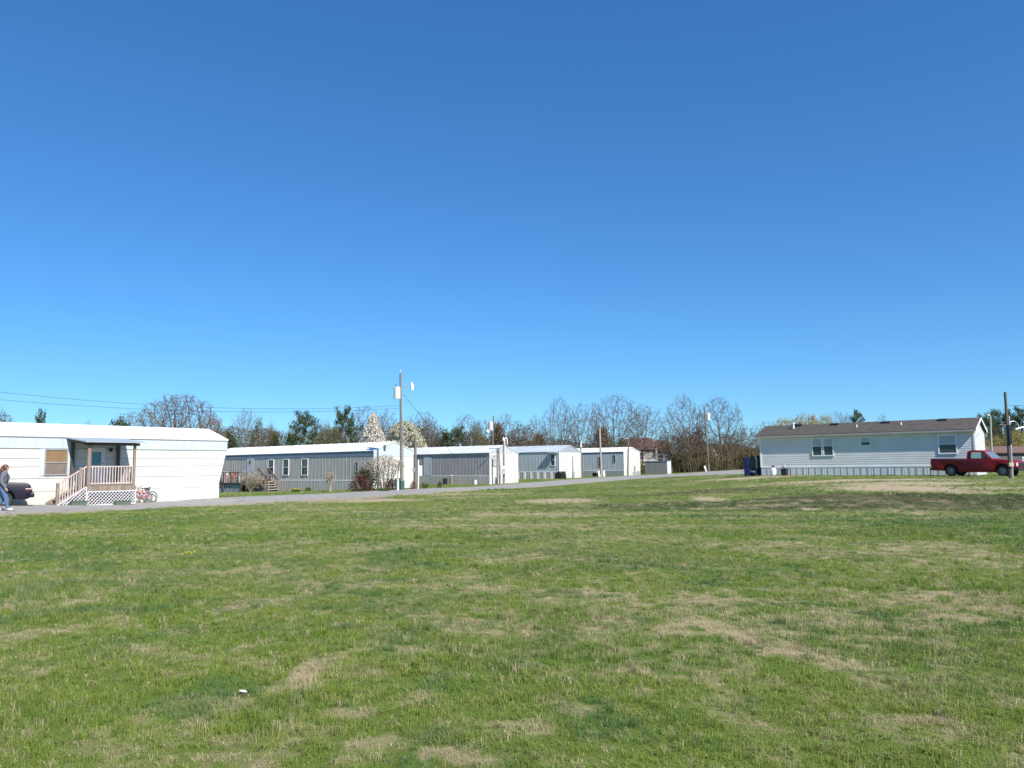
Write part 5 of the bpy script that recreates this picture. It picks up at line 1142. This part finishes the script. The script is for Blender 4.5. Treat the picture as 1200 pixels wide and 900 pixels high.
# ------------------------------------------------------------------ utility poles and posts
def seg_pole(o, H_, r0, r1, lx=0, name='pole_shaft', m_=None):
    mb = MB(); k = 6
    for i_ in range(k): a, b_ = i_/k, (i_+1)/k; mb.tube((lx*a, 0, -.4 if i_ == 0 else H_*a), (lx*b_, 0, H_*b_), r0+(r1-r0)*a, r0+(r1-r0)*b_, 12, i_ in (0, k-1))
    return mb.build(name, m_ or wood_pole, o, smooth=True)
def pole_root(px, py, label, name='utility_pole', cat='utility pole', Yd=None):
    g_ = ground(px, py) if Yd is None else at(px, py, Yd); return empty(name, g_.x, g_.y, 0, label, cat, z=gz(g_.x, g_.y))
def hz(o, px, py): p = at(px, py, o.location.y); return p.x-o.location.x, p.z-o.location.z
def transformer(o, x, y, z, h=.95, r=.28):
    mb = MB(); mb.tube((x,y,z),(x,y,z+h),r,r,20); mb.tube((x,y,z+h),(x,y,z+h+.06),r*1.04,r*.7,20); t = mb.build('transformer', metal_grey, o, smooth=True)
    mb = MB(); mb.tube((x-.08,y,z+h),(x-.1,y,z+h+.28),.05,.03,8); mb.build('bushing', mat('ceramic_brown', (.12,.07,.05), .3, .1), t)
    mb = MB(); mb.box(min(x,0), max(x,0), y-.05, y+.05, z+h*.3, z+h*.36); mb.box(min(x,0), max(x,0), y-.05, y+.05, z+h*.75, z+h*.81); mb.build('bracket', grey_trim, t); return t
def lamp(o, side, z, reach=.8, rise=.35, hs=.22):
    mb = MB(); mb.path([(0,0,z),(side*reach*.4,0,z+rise*.5),(side*reach*.8,0,z+rise),(side*reach,0,z+rise)], .03); a = mb.build('lamp_arm', grey_trim, o)
    mb = MB(); mb.tube((side*reach,0,z+rise-.55),(side*reach,0,z+rise-.15),hs*.7,hs,14); mb.tube((side*reach,0,z+rise-.15),(side*reach,0,z+rise+.05),hs*.6,hs*.3,12); mb.build('lamp_head', white_trim, o, smooth=True)
PA = pole_root(470.6, 573.6, 'tall utility pole with grey transformer and yard lamp right of the second home'); lx, ht = hz(PA, 469.3, 437); print('pole', PA.location, ht)
seg_pole(PA, ht, .105, .075, lx); _, zt_ = hz(PA, 469, 467.5); transformer(PA, -.36, -.05, zt_, .85, .26); _, zl = hz(PA, 469, 456); lamp(PA, 1, zl, .75, .45, .17)
mb = MB(); mb.box(lx-.04, lx+.04, -.04, .04, ht, ht+.12); mb.tube((lx,0,ht+.1),(lx,0,ht+.3),.04,.03,8); mb.build('top_insulator', metal_lt, PA)
mb = MB(); mb.tube((.17,-.06,0),(.15+lx*.6,-.06,ht*.62),.03,.03,6); mb.build('conduit', grey_trim, PA)
def postt(px, py, ptop, pxtop, r, label, m_=None, name='timber_post', cat='post', Yd=None, rt=None, sq=False):
    o = pole_root(px, py, label, name, cat, Yd); lx, ht = hz(o, pxtop, ptop); seg_pole(o, ht, r, rt or r*.8, lx, 'post_shaft', m_); return o, ht, lx
o, ht, _ = postt(487, 573, 509, 486.6, .125, 'thick timber service post between the second and third homes', rt=.09)
mb = MB(); mb.tube((.22,-.1,0),(.22,-.1,2.2),.05,.05,8); mb.build('conduit', white_trim, o); mb = MB(); mb.box(.22,.5,-.12,.06,1.0,1.75); mb.build('meter_box', white_trim, o); mb = MB(); mb.box(-.22,-.02,-.25,-.16,1.3,1.6); mb.build('switch_box', grey_trim, o)
SP = o
o, ht, _ = postt(586.0, 567.6, 524.8, 584.5, .10, 'shorter dark timber post by the third home end wall', wood_old)
mb = MB(); mb.tube((-1.0,0,ht-.06),(.1,0,ht-.02),.035,.03,6); mb.build('cross_arm', wood_dark, o)
o, ht, _ = postt(590.5, 567.3, 516, 590.3, .10, 'taller timber meter post with looped white conduit by the third home end wall', wood_old)
mb = MB(); mb.path([(.13,-.05,.2),(.12,-.05,ht-.9),(.12,-.05,ht+.1),(.22,-.05,ht+.3),(.34,-.05,ht+.1),(.36,-.05,ht-.4)], .045, 8); mb.build('conduit', white_trim, o); mb = MB(); mb.tube((0,0,ht-.02),(0,0,ht+.3),.1,.06,10); mb.build('white_cap', white_trim, o)
mb = MB(); mb.box(-.2,.16,-.28,-.13,.9,1.4); mb.build('meter_box', metal_lt, o); mb = MB(); mb.box(-.17,.13,-.26,-.14,1.42,1.7); mb.build('meter', white_trim, o)
o, ht, _ = postt(681.5, 559.8, 516.5, 680.4, .10, 'thin post with white tip right of the fourth home', wood_old, Yd=96); mb = MB(); mb.tube((0,0,ht-.8),(0,0,ht),.11,.07,10); mb.build('white_cap', white_trim, o)
o, ht, _ = postt(704.8, 558.4, 502, 702.7, .14, 'pale bare timber pole standing in front of the fifth home', mat('pale_pole', (.42,.35,.29), .85, .15, 4, (2,2,.2)), Yd=96, rt=.11)
o, ht, _ = postt(735.6, 557.6, 513, 736.6, .10, 'brown timber post at the white corner of the fifth home', wood_pole, Yd=98); mb = MB(); mb.tube((0,0,ht),(.15,0,ht+.25),.06,.02,8); mb.box(-.35,.35,-.05,.05,ht-.15,ht-.05); mb.build('service_head', grey_trim, o)
for px, pxt, ptop, lab in ((702.8, 701.6, 551.8, 'short leaning white board left of the pale bare pole'), (708.3, 707.8, 551.5, 'short upright white board right of the pale bare pole'), (828, 825.7, 546, 'short leaning white board left of the leaning utility pole foot')):
    o = pole_root(px, 558.4 if px < 800 else 552.6, lab, 'white_board', 'board', Yd=95 if px < 800 else 109); a_, h_ = hz(o, pxt, ptop); mb = MB(); mb.beam((0,0,-.1),(a_,.02,h_),.22,.05,up=(0,1,0)); mb.build('plank', white_trim, o)
PC = pole_root(831, 552.5, 'leaning utility pole with transformer standing alone right of the thickets', Yd=112); lx, ht = hz(PC, 825.3, 476)
seg_pole(PC, ht, .14, .10, lx); _, zt_ = hz(PC, 827, 491); transformer(PC, lx*.8+.42, -.05, zt_-.2, 1.0, .27); mb = MB(); mb.box(lx-.06,lx+.06,-.06,.06,ht,ht+.12); mb.build('top_cap', grey_trim, PC)
PB = pole_root(576.5, 556, 'distant utility pole with pale transformer rising behind the third home', Yd=104); lx, ht = hz(PB, 578.3, 487.5)
seg_pole(PB, ht, .13, .09, lx); _, zt_ = hz(PB, 577, 503.5); transformer(PB, lx-.38, -.1, zt_-.1, 1.15, .3); _, z_ = hz(PB, 576, 506); mb = MB(); mb.ball((-.55,-.2,z_), .28, (1,1,1)); mb.build('lamp_head', white_trim, PB)
PD = pole_root(1184.3, 560.6, 'tall dark timber post with a pale box standing in front of the red pickup nose', Yd=46.4); lx, ht = hz(PD, 1177.8, 459.5)
seg_pole(PD, ht, .09, .07, lx, m_=mat('dark_pole', (.14,.115,.10), .9, .2, 4, (2,2,.15), col2=(.05,.045,.045)))
mb = MB(); mb.tube((.10,-.06,.0),(lx*.75+.10,-.06,ht*.72),.04,.04,8); mb.build('conduit', metal_lt, PD)
zb_ = hz(PD, 1184, 545)[1]; mb = MB(); mb.box(-.14,.12,-.22,-.10,zb_-.08,zb_+.14); mb.build('pale_box', mat('salmon_box', (.60,.40,.30), .6, .08), PD)
z_ = hz(PD, 1180, 500)[1]; mb = MB(); pts = [(lx*.5+.1,0,z_+.25)]+[(lx*.5+.38+.28*math.cos(R(a)), 0, z_+.02+.30*math.sin(R(a))) for a in range(120, -50, -20)]; mb.path(pts, .022); mb.build('lamp_arm', metal_lt, PD); mb = MB(); mb.beam((lx*.5+.45,0,z_-.16),(lx*.5+.95,0,z_-.02),.14,.09); mb.build('lamp_head', white_trim, PD, bevel=.02)
mb = MB(); mb.tube((lx*.5-.45,0,z_+.1),(lx*.5,0,z_+.1),.03); mb.box(lx*.55-.02,lx*.55+.12,-.18,-.06,z_-1.0,z_+.1); mb.build('switch_gear', black_pl, PD)
o, ht, _ = postt(1162.5, 545, 487, 1160.3, .085, 'thin pale post with white tip behind the red pickup cab', mat('pale_post', (.38,.39,.30), .8, .1, 4), Yd=60); mb = MB(); mb.tube((0,0,ht),(0,0,ht+.12),.1,.08,10); mb.build('white_cap', white_trim, o)
mb = MB(); mb.box(-.15,.28,-.25,-.09,.3,1.35); mb.build('meter_cabinet', mat('pale_green_box', (.50,.55,.47), .6, .05), o)
# green service pedestals at the big pole
gb = mat('pedestal_green', (.045,.10,.08), .5, .08)
for px, w_, h_, lab in ((465.0, .13, .80, 'green utility pedestal on the left of the big pole foot'), (467.9, .10, .85, 'slim green utility pedestal close left of the big pole foot'), (471.4, .14, .66, 'short green utility pedestal in front of the big pole foot')):
    g_ = ground(px, 574.6); o = empty('utility_pedestal', g_.x, g_.y, .3, lab, 'pedestal', 'green pedestals at the pole', z=g_.z-.02); mb = MB(); mb.box(-w_,w_,-w_,w_,0,h_); mb.build('cabinet', gb, o, bevel=.02); mb = MB(); mb.box(-w_-.015,w_+.015,-w_-.015,w_+.015,h_,h_+.05); mb.build('cap', gb, o, bevel=.015)
g_ = ground(466.5, 575.2); o = empty('marker_post', g_.x, g_.y, 0, 'white marker post between the green utility pedestals', 'post', z=g_.z-.02); mb = MB(); mb.box(-.05,.05,-.02,.02,0,.85); mb.build('marker_strip', white_trim, o); mb = MB(); mb.box(-.055,.055,-.026,-.0205,.7,.8); mb.build('reflector', metal_grey, o)
# wires
def wire(name, a, b_, sag, r, label, n=26):
    mb = MB(); pts = []
    for k in range(n+1): t = k/n; p = a.lerp(b_, t); p.z -= sag*4*t*(1-t); pts.append(p)
    mb.path(pts, r, 5); o = mb.build(name, black_pl); tag(o, label, 'wire'); return o
def ab(o, lx, z): return Vector((o.location.x+lx, o.location.y, o.location.z+z))
yA = PA.location.y
wire('power_line', at(468, 475, yA), at(-90, 448.5, 45), .75, .0095, 'upper dark power line running left from the big pole to the photo edge', 40)
wire('power_line', at(468, 478.5, yA), at(-90, 460, 44.5), .62, .0095, 'lower dark power line running left from the big pole to the photo edge', 40)
wire('guy_wire', at(472.5, 462, yA), at(560, 566, 90), .1, .012, 'slanting guy wire descending right from the big pole')
wire('service_wire', at(1178, 474.5, 46.4), at(1300, 464, 60), .3, .009, 'thin wire leaving the tall dark post toward the right edge')
wire('service_wire', at(1178, 478, 46.4), at(1161, 488, 60), .1, .008, 'thin wire between the tall dark post and the thin pale post')

# ------------------------------------------------------------------ background buildings
def gable_house(px, py, Yd, rz, L_, D_, E_, Rg_, wallm, roofm, label, name='house', cat='house', ov=.35):
    p = at(px, py, Yd); o = empty(name, p.x, p.y, rz, label, cat, z=gz(p.x, p.y)-.05)
    mb = MB(); mb.prism([(0,-.5),(D_,-.5),(D_,E_),(D_/2,Rg_-.05),(0,E_)], 'x', 0, L_); mb.build('wall', wallm, o)
    s_ = (Rg_-E_)/(D_/2); mb = MB(); mb.prism([(-ov,E_-ov*s_+.02),(D_/2,Rg_),(D_+ov,E_-ov*s_+.02),(D_+ov,E_-ov*s_+.17),(D_/2,Rg_+.15),(-ov,E_-ov*s_+.17)], 'x', -ov, L_+ov); mb.build('roof', roofm, o)
    mb = MB()
    for xx in (-ov-.04, L_+ov): mb.prism([(-ov,E_-ov*s_-.06),(D_/2,Rg_-.08),(D_+ov,E_-ov*s_-.06),(D_+ov,E_-ov*s_+.19),(D_/2,Rg_+.17),(-ov,E_-ov*s_+.19)], 'x', xx, xx+.04)
    mb.build('bargeboard', white_trim, o); return o
def hwin(o, u0, u1, z0, z1, gm_=None): return window(o, 'y-', u0, u1, z0, z1, white_trim, gm_ or glass_d, .5, .08, glass_d)
roof_red = mat('red_brown_shingle', (.17,.10,.085), .9, .12, 2, bump=.3, bscale=10)
grey_side = mat('siding_greige', (.30,.29,.26), .8, .1, 2); blue_side = mat('siding_blue', (.20,.30,.40), .7, .1, 2)
h1_ = gable_house(735, 552, 131, .05, 4.6, 6.5, 3.0, 4.75, grey_side, roof_red, 'house with red brown roof and raised porch behind the fifth home'); h1_.location.z = at(735, 543, 131).z-.6
hwin(h1_, 1.6, 2.9, 1.0, 2.4)
b0 = h1_
mb = MB(); mb.box(.2,4.6,-1.6,-.002,.25,.4); mb.build('porch_deck', white_trim, b0)
mb = MB(); mb.box(.2,4.6,-1.62,-1.56,1.05,1.15); 
for k in range(12): mb.box(.3+k*.38,.36+k*.38,-1.61,-1.57,.4,1.05)
mb.build('porch_rail', white_trim, b0); mb = MB(); mb.box(4.42,4.72,-1.6,-1.35,-.8,3.0); mb.build('porch_post', white_trim, b0); mb = MB(); mb.box(.3,4.5,-1.4,-.05,-1.5,.24); mb.build('porch_base', mat('brick_brown', (.12,.065,.045), .9, .15, 3), b0)
h2_ = gable_house(766, 552, 133, .05, 3.0, 5, 2.7, 4.25, blue_side, roof_red, 'low blue walled wing with red brown roof left of the dark thicket', 'house_wing', 'house'); h2_.location.z = at(766, 543, 133).z-.5
hwin(h2_, .7, 1.7, .7, 1.9)
h3_ = gable_house(836, 546, 138, -.3, 2.6, 4, 2.3, 3.3, mat('pale_stucco', (.55,.52,.45), .8, .08, 2), mat('pale_shingle', (.30,.28,.25), .9, .1), 'pale little outbuilding half hidden under the rounded bare tree', 'outbuilding', 'outbuilding'); hwin(h3_, .8, 1.6, .9, 1.7)
sh = build_root('plank_shed', 782.4, 554.8, 107, 'low grey plank shed with a white lit end right of the fifth home', 'shed'); hS = at(782.4, 540.5, 107).z-sh.location.z
mb = MB(); mb.box(0,1.05,0.02,3.4,-.5,hS); ribs(mb, 'x-', 0.05, 3.4, -.4, hS-.02, .19, 0, .012, .05, 5); mb.build('wall', mat('grey_planks', (.30,.295,.28), .85, .15, 4, (3,3,.3)), sh)
mb = MB(); mb.box(.0,1.05,0,.018,-.5,hS); mb.box(.05,.95,-.03,-.001,.05,hS-.1); mb.build('door', white_trim, sh); mb = MB(); mb.box(-.06,1.1,-.06,3.45,hS+.003,hS+.05); mb.build('roof', roof_grey, sh)  # whole end made white: the sunlight on it is put into the colour
h4_ = gable_house(1163, 548, 84, TH0-R(45), 13, 6, 1.75, 2.35, mat('dark_siding', (.10,.10,.11), .8, .1, 2), roof_red, 'low outbuilding with red brown roof behind the nose of the red pickup', 'outbuilding', 'outbuilding', .3)
hwin(h4_, 3.5, 4.6, .6, 1.3)
# things by the third and fourth homes
def small(px, py, name, label, cat, Yd=None, rz=TH0): g_ = ground(px, py) if Yd is None else at(px, py, Yd); return empty(name, g_.x, g_.y, rz, label, cat, z=gz(g_.x, g_.y))
T3M = Matrix.Translation(T3.location) @ T3.rotation_euler.to_matrix().to_4x4()
def t3thing(px, name, label, cat): q = on(T3, px, 567, 'x', -.45); p = T3M@Vector((-.45, q.y, 0)); return empty(name, p.x, p.y, TH0, label, cat, z=gz(p.x, p.y))
o = t3thing(521.5, 'black_can', 'black round can standing against the third home skirt', 'can'); mb = MB(); mb.tube((0,0,0),(0,0,.55),.19,.23,16); mb.build('can_body', black_pl, o, smooth=True); mb = MB(); mb.ring((0,0,.56),(0,0,1),.23,.02,18); mb.build('rim', black, o)
o = t3thing(529, 'stovepipe_stump', 'brown weathered stump post against the third home skirt', 'post'); mb = MB(); mb.tube((0,0,-.1),(0,0,.85),.15,.11,10); mb.build('stump', wood_old, o); mb = MB(); mb.tube((0,0,.85),(0,0,.9),.13,.12,10); mb.build('cap', white_trim, o)
o.name = 'stump_post'
o = t3thing(557, 'white_bucket', 'white bucket near the right part of the third home skirt', 'bucket'); mb = MB(); mb.tube((0,0,0),(0,0,.42),.14,.18,16); mb.build('bucket_body', white_trim, o, smooth=True); mb = MB(); mb.ring((0,0,.42),(0,0,1),.18,.012,18); mb.build('rim', grey_trim, o)
g_ = at(656.5, 560.6, 88.2); o = empty('dog_house', g_.x, g_.y, TH0, 'small black opened dog house at the corner of the fourth home', 'dog house', z=gz(g_.x, g_.y)); mb = MB(); mb.prism([(-.4,0),(.4,0),(.45,.55),(0,.8),(-.45,.55)], 'x', -.4, .4); mb.build('house_body', black_pl, o, bevel=.02); mb = MB(); mb.beam((.3,-.45,.0),(.1,-.42,.8),.5,.04); mb.build('door_flap', grey_trim, o)
g_ = at(697.8, 557.5, 99); o = empty('black_box', g_.x, g_.y, TH0, 'small black box at the skirt of the fifth home', 'box', z=gz(g_.x, g_.y)); mb = MB(); mb.box(-.25,.25,-.3,.3,0,.5); mb.build('box_body', black_pl, o, bevel=.03); mb = MB(); mb.box(-.28,.28,-.33,.33,.5,.55); mb.build('lid', white_trim, o, bevel=.01)

# ------------------------------------------------------------------ bicycles
def bicycle(M_, lx, ly, frame_m, label, mirror=1, lean=.12, r=.235):
    p = M_@Vector((lx, ly, 0)); o = empty('bicycle', p.x, p.y, T1.rotation_euler.z, label, 'bicycle', z=gz(p.x, p.y)+.03); o.rotation_euler = (-lean, 0, T1.rotation_euler.z)
    wb = .82; tyre = black
    for cx in (0, -wb):
        mb = MB(); mb.ring((cx,0,r+.02),(0,1,0),r,.022,30); w_ = mb.build('wheel', tyre, o, smooth=True); mb = MB(); mb.ring((cx,0,r+.02),(0,1,0),r-.025,.010,30)
        for k in range(14): t = k*math.pi/7; mb.tube((cx,0,r+.02),(cx+(r-.03)*math.cos(t),0,r+.02+(r-.03)*math.sin(t)),.0025,n=4)
        mb.tube((cx,-.04,r+.02),(cx,.04,r+.02),.018); mb.build('rim', metal_lt, w_)
    z = r+.02; bb_ = (-.33,0,z-.02); seat = (-.22,0,z+.30); head = (-wb+.13,0,z+.30); hd2 = (-wb+.10,0,z+.20); mb = MB()
    for a, b_ in ((bb_, seat), (seat, head), (bb_, hd2), ((0,.03,z), bb_), ((0,-.03,z), bb_), ((0,.03,z), seat), ((0,-.03,z), seat), (head, hd2)): mb.tube(a, b_, .017, n=8)
    mb.build('frame', frame_m, o)
    mb = MB(); mb.tube(hd2, (-wb,.04,z), .014); mb.tube(hd2, (-wb,-.04,z), .014); mb.build('fork', frame_m, o)
    mb = MB(); mb.tube(head, (-wb+.16,0,z+.42), .014); mb.path([(-wb+.22,-.27,z+.50),(-wb+.16,-.10,z+.44),(-wb+.16,.10,z+.44),(-wb+.22,.27,z+.50)], .012); mb.build('handlebar', black_pl, o)
    mb = MB(); mb.tube(seat, (-.20,0,z+.40), .012); mb.prism([(-.34,z+.40),(-.10,z+.41),(-.08,z+.46),(-.20,z+.44),(-.33,z+.43)], 'y', -.06, .06); mb.build('saddle', black_pl, o, bevel=.012)
    mb = MB(); mb.ring((-.33,.05,z-.02),(0,1,0),.07,.008,18); mb.tube((-.33,.06,z-.02),(-.28,.07,z-.15),.008); mb.tube((-.33,-.06,z-.02),(-.38,-.07,z+.11),.008); mb.box(-.33,-.23,.07,.14,z-.17,z-.15); mb.box(-.43,-.33,-.14,-.07,z+.10,z+.12); mb.build('crank', metal_lt, o)
    return o
q1_ = on(T1, 172.6, 588, 'y', -.55); bicycle(PM, q1_.x, -.55, mat('pinkish_red_paint', (.55,.10,.07), .35, .05), 'red orange child bicycle parked nearest by the porch lattice')
q1_ = on(T1, 178.6, 587, 'y', -.2); bicycle(PM, q1_.x, -.2, mat('faded_pink_paint', (.45,.16,.24), .35, .05), 'pink child bicycle leaning against the cream home behind the red orange one', r=.24)

# ------------------------------------------------------------------ person walking along the lane
def skin_mesh(name, V, E_, Rr, sub=1):
    me = bpy.data.meshes.new(name); me.from_pydata(V, E_, []); me.update(); o = bpy.data.objects.new(name, me); COL.objects.link(o)
    md = o.modifiers.new('s', 'SKIN'); md.use_smooth_shade = True
    for i_, r_ in enumerate(Rr): me.skin_vertices[0].data[i_].radius = r_ if isinstance(r_, tuple) else (r_, r_)
    me.skin_vertices[0].data[0].use_root = True
    s = o.modifiers.new('d', 'SUBSURF'); s.levels = sub; s.render_levels = sub
    bpy.context.view_layer.update(); dg = bpy.context.evaluated_depsgraph_get(); m2 = bpy.data.meshes.new_from_object(o.evaluated_get(dg)); m2.name = name
    bpy.data.objects.remove(o); return m2
V, E_, Rr = [], [], []
def vtx(p, r, par=None):
    V.append(p); Rr.append(r); i_ = len(V)-1
    if par is not None: E_.append((par, i_))
    return i_
pel = vtx((0,0,.90), (.145,.125)); ab_ = vtx((.0,0,1.04), (.135,.115), pel); ch = vtx((.02,0,1.22), (.155,.13), ab_); ut = vtx((.03,0,1.34), (.12,.09), ch); nk = vtx((.045,0,1.425), (.052,.052), ut)
h0 = vtx((.06,0,1.48), (.07,.07), nk); h1 = vtx((.07,0,1.555), (.095,.082), h0); h2 = vtx((.065,0,1.625), (.072,.068), h1)
vtx((.165,0,1.535), (.016,.014), h1)
def arm(s, el, wr, hand):
    sh_ = vtx((.02, s*.165, 1.325), (.062,.062), ut); e = vtx(el, (.048,.046), sh_); w_ = vtx(wr, (.032,.028), e); pm_ = vtx(hand, (.036,.018), w_); hd_ = Vector(hand)-Vector(wr); hd_.normalize()
    for k in range(4): 
        oy = (k-1.5)*.019; b1 = Vector(hand)+hd_*.045+Vector((oy,0,0)); f1 = vtx(tuple(b1), .0095, pm_); f2 = vtx(tuple(b1+hd_*(.035 if k in (1,2) else .028)+Vector((.008,0,0))), .0085, f1); vtx(tuple(b1+hd_*(.062 if k in (1,2) else .05)+Vector((.02,-s*.012,0))), .007, f2)
    t1 = vtx(tuple(Vector(hand)+Vector((.045,-s*.005,0))), .011, pm_); vtx(tuple(Vector(hand)+Vector((.06,-s*.01,-.03))), .009, t1)
arm(-1, (-.02,-.215,1.07), (.10,-.235,.87), (.13,-.24,.81)); arm(1, (-.04,.215,1.07), (-.10,.23,.84), (-.11,.235,.77))
def leg(s, kn, an, heel, toe): hp = vtx((.0, s*.085, .84), (.105,.10), pel); k_ = vtx(kn, (.068,.065), hp); a_ = vtx(an, (.042,.042), k_); f_ = vtx(heel, (.045,.04), a_); vtx(toe, (.035,.028), f_)
leg(-1, (.13,-.09,.49), (.20,-.09,.11), (.23,-.09,.05), (.38,-.09,.04)); leg(1, (.03,.09,.47), (-.15,.09,.14), (-.14,.09,.065), (-.02,.09,.035))
bodym = skin_mesh('body', V, E_, Rr, 2)
g_ = ground(1.5, 600); PN = empty('person', g_.x, g_.y, .42, 'person with reddish brown hair, grey hoodie and jeans walking at the left edge', 'person', z=g_.z+.04)
skinm = mat('skin', (.50,.30,.22), .5, .05); bodym.materials.clear(); bodym.materials.append(skinm); bo = bpy.data.objects.new('body', bodym); COL.objects.link(bo); bo.parent = PN
bodym.polygons.foreach_set('use_smooth', [True]*len(bodym.polygons))
def garment(name, test, off, m_):
    bm = bmesh.new(); bm.from_mesh(bodym); bm.normal_update(); rem = [f for f in bm.faces if not test(f.calc_center_median())]; bmesh.ops.delete(bm, geom=rem, context='FACES')
    nn_ = {v.index: v.normal.copy() for v in bm.verts}; 
    src = {tuple(round(c, 5) for c in v.co): v.normal.copy() for v in bodym.vertices}
    for v in bm.verts: v.co += src.get(tuple(round(c, 5) for c in v.co), Vector())*off
    me = bpy.data.meshes.new(name); bm.to_mesh(me); bm.free(); me.materials.clear(); me.materials.append(m_); me.polygons.foreach_set('use_smooth', [True]*len(me.polygons)); o = bpy.data.objects.new(name, me); COL.objects.link(o); o.parent = PN; return o
hand_z = lambda c: (abs(c.y) > .19 and c.z < .86)
garment('hoodie', lambda c: c.z > .86 and c.z < 1.44 and not hand_z(c), .022, mat('grey_hoodie', (.15,.15,.18), .9, .1, 6))
garment('jeans', lambda c: c.z < .92 and c.z > .10 and not (abs(c.y) > .185 and c.z > .7), .016, mat('blue_denim', (.09,.17,.29), .85, .12, 6))
garment('shoes', lambda c: c.z < .11, .012, mat('pale_shoe', (.55,.52,.50), .7, .1))
mb = MB(); mb.ball((.045,0,1.575), .118, (1.02,.92,1.0), 16, 12); mb.v = [v if v[0] < .10 or v[2] > 1.60 else (.10, v[1], v[2]) for v in mb.v]
mb.ball((-.03,0,1.47), .10, (.9,.95,1.5), 14, 10); mb.ball((-.06,0,1.36), .085, (.7,1.1,1.5), 14, 10)
mb.build('hair', mat('red_brown_hair', (.13,.05,.03), .5, .15, 20, (1,1,.2)), PN, smooth=True)
for s in (-.032, .032): mb = MB(); mb.ball((.152,s,1.56), .011); mb.build('eye', black_pl, PN)
mb = MB(); mb.box(.148,.158,-.022,.022,1.495,1.501); mb.build('mouth', mat('lips', (.35,.12,.10), .5, .05), PN)
bk = empty('backpack', PN.location.x, PN.location.y, PN.rotation_euler.z, 'dark green bag worn on the back of the walking person', 'bag', z=PN.location.z)
mb = MB(); mb.prism([(-.32,.92),(-.14,.90),(-.12,1.32),(-.20,1.38),(-.30,1.30)], 'y', -.14, .14); mb.build('bag_body', mat('dark_green_fabric', (.02,.045,.035), .8, .15, 8), bk, smooth=True, bevel=.04)
mb = MB()
for s in (-.11, .11): mb.path([(-.14,s,1.32),(-.02,s,1.43),(.12,s,1.36),(.19,s,1.22),(.14,s*1.35,1.06),(-.12,s,.98)], .014, 6)
mb.build('strap', black_pl, bk)

# ------------------------------------------------------------------ litter and flowers on the grass
for px, py, s_, rz, lab in ((285, 818, .019, .5, 'crumpled white scrap of litter lying on the grass near the orange worn patch'), (174, 806, .008, 1.4, 'small pale scrap of litter lying on the grass at the lower left')):
    g_ = ground(px, py); mb = MB(); mb.ball((0,0,0), s_, (1.7,1.0,.32), 10, 7); mb.v = [tuple(Vector(v)*(1+.5*mnoise.noise(Vector(v)*60+Vector((px,0,0))))) for v in mb.v]; o = mb.build('litter_scrap', mat('paper_white', (.6,.6,.6), .6, .05)); o.location = (g_.x, g_.y, g_.z+.036); o.rotation_euler = (.2,.3,rz); tag(o, lab, 'litter')
for k, (px, py) in enumerate(((217,656),(221,655),(224,657),(228,655),(214,658))):
    g_ = ground(px, py); o = empty('dandelion', g_.x, g_.y, k, 'tiny yellow dandelion flower in the small cluster on the left of the field', 'flower', 'dandelions in the grass', z=g_.z); mb = MB(); mb.tube((0,0,0),(.01,0,.12),.004,n=5); mb.build('stem', mat('stem_green', (.10,.19,.04), .7, .1), o); mb = MB(); mb.tube((.01,0,.115),(.01,0,.135),.012,.018,10); mb.build('flower_head', mat('dandelion_yellow', (.8,.62,.03), .6, .05), o)

# ------------------------------------------------------------------ sky and sun
w = bpy.data.worlds.new('World'); scene.world = w; w.use_nodes = True; nt = w.node_tree
SUN = Vector((.593, -.806, .99)).normalized()
sky = nt.nodes.new('ShaderNodeTexSky'); sky.sky_type = 'NISHITA'; sky.sun_disc = False
sky.sun_elevation = math.asin(SUN.z); sky.sun_rotation = math.atan2(SUN.x, SUN.y)
sky.air_density = 1.0; sky.dust_density = .1; sky.ozone_density = 4.0; sky.altitude = 800
hs_n = nt.nodes.new('ShaderNodeHueSaturation'); hs_n.inputs['Saturation'].default_value = 1.16
mx = nt.nodes.new('ShaderNodeMix'); mx.data_type = 'RGBA'; mx.blend_type = 'MULTIPLY'; mx.inputs[0].default_value = 1; mx.inputs[7].default_value = (.70,.90,1.14,1)
bg = nt.nodes['Background']; bg.inputs[1].default_value = .09
nt.links.new(sky.outputs[0], hs_n.inputs['Color']); nt.links.new(hs_n.outputs[0], mx.inputs[6]); gm_ = nt.nodes.new('ShaderNodeGamma'); gm_.inputs[1].default_value = .80; nt.links.new(mx.outputs[2], gm_.inputs[0]); mx2 = nt.nodes.new('ShaderNodeMix'); mx2.data_type = 'RGBA'; mx2.blend_type = 'MULTIPLY'; mx2.inputs[0].default_value = 1; mx2.inputs[7].default_value = (.79,1.13,1.28,1); nt.links.new(gm_.outputs[0], mx2.inputs[6]); nt.links.new(mx2.outputs[2], bg.inputs[0])
sl = bpy.data.lights.new('sun', 'SUN'); sl.energy = 4.2; sl.angle = R(.53); sl.color = (1, .95, .88)
so = bpy.data.objects.new('sun', sl); COL.objects.link(so); so.rotation_euler = SUN.to_track_quat('Z', 'Y').to_euler(); so.location = (30, -40, 50)
vs_ = scene.view_settings; vs_.view_transform = 'Standard'; vs_.look = 'None'; vs_.exposure = .75; vs_.gamma = 1; vs_.use_curve_mapping = False
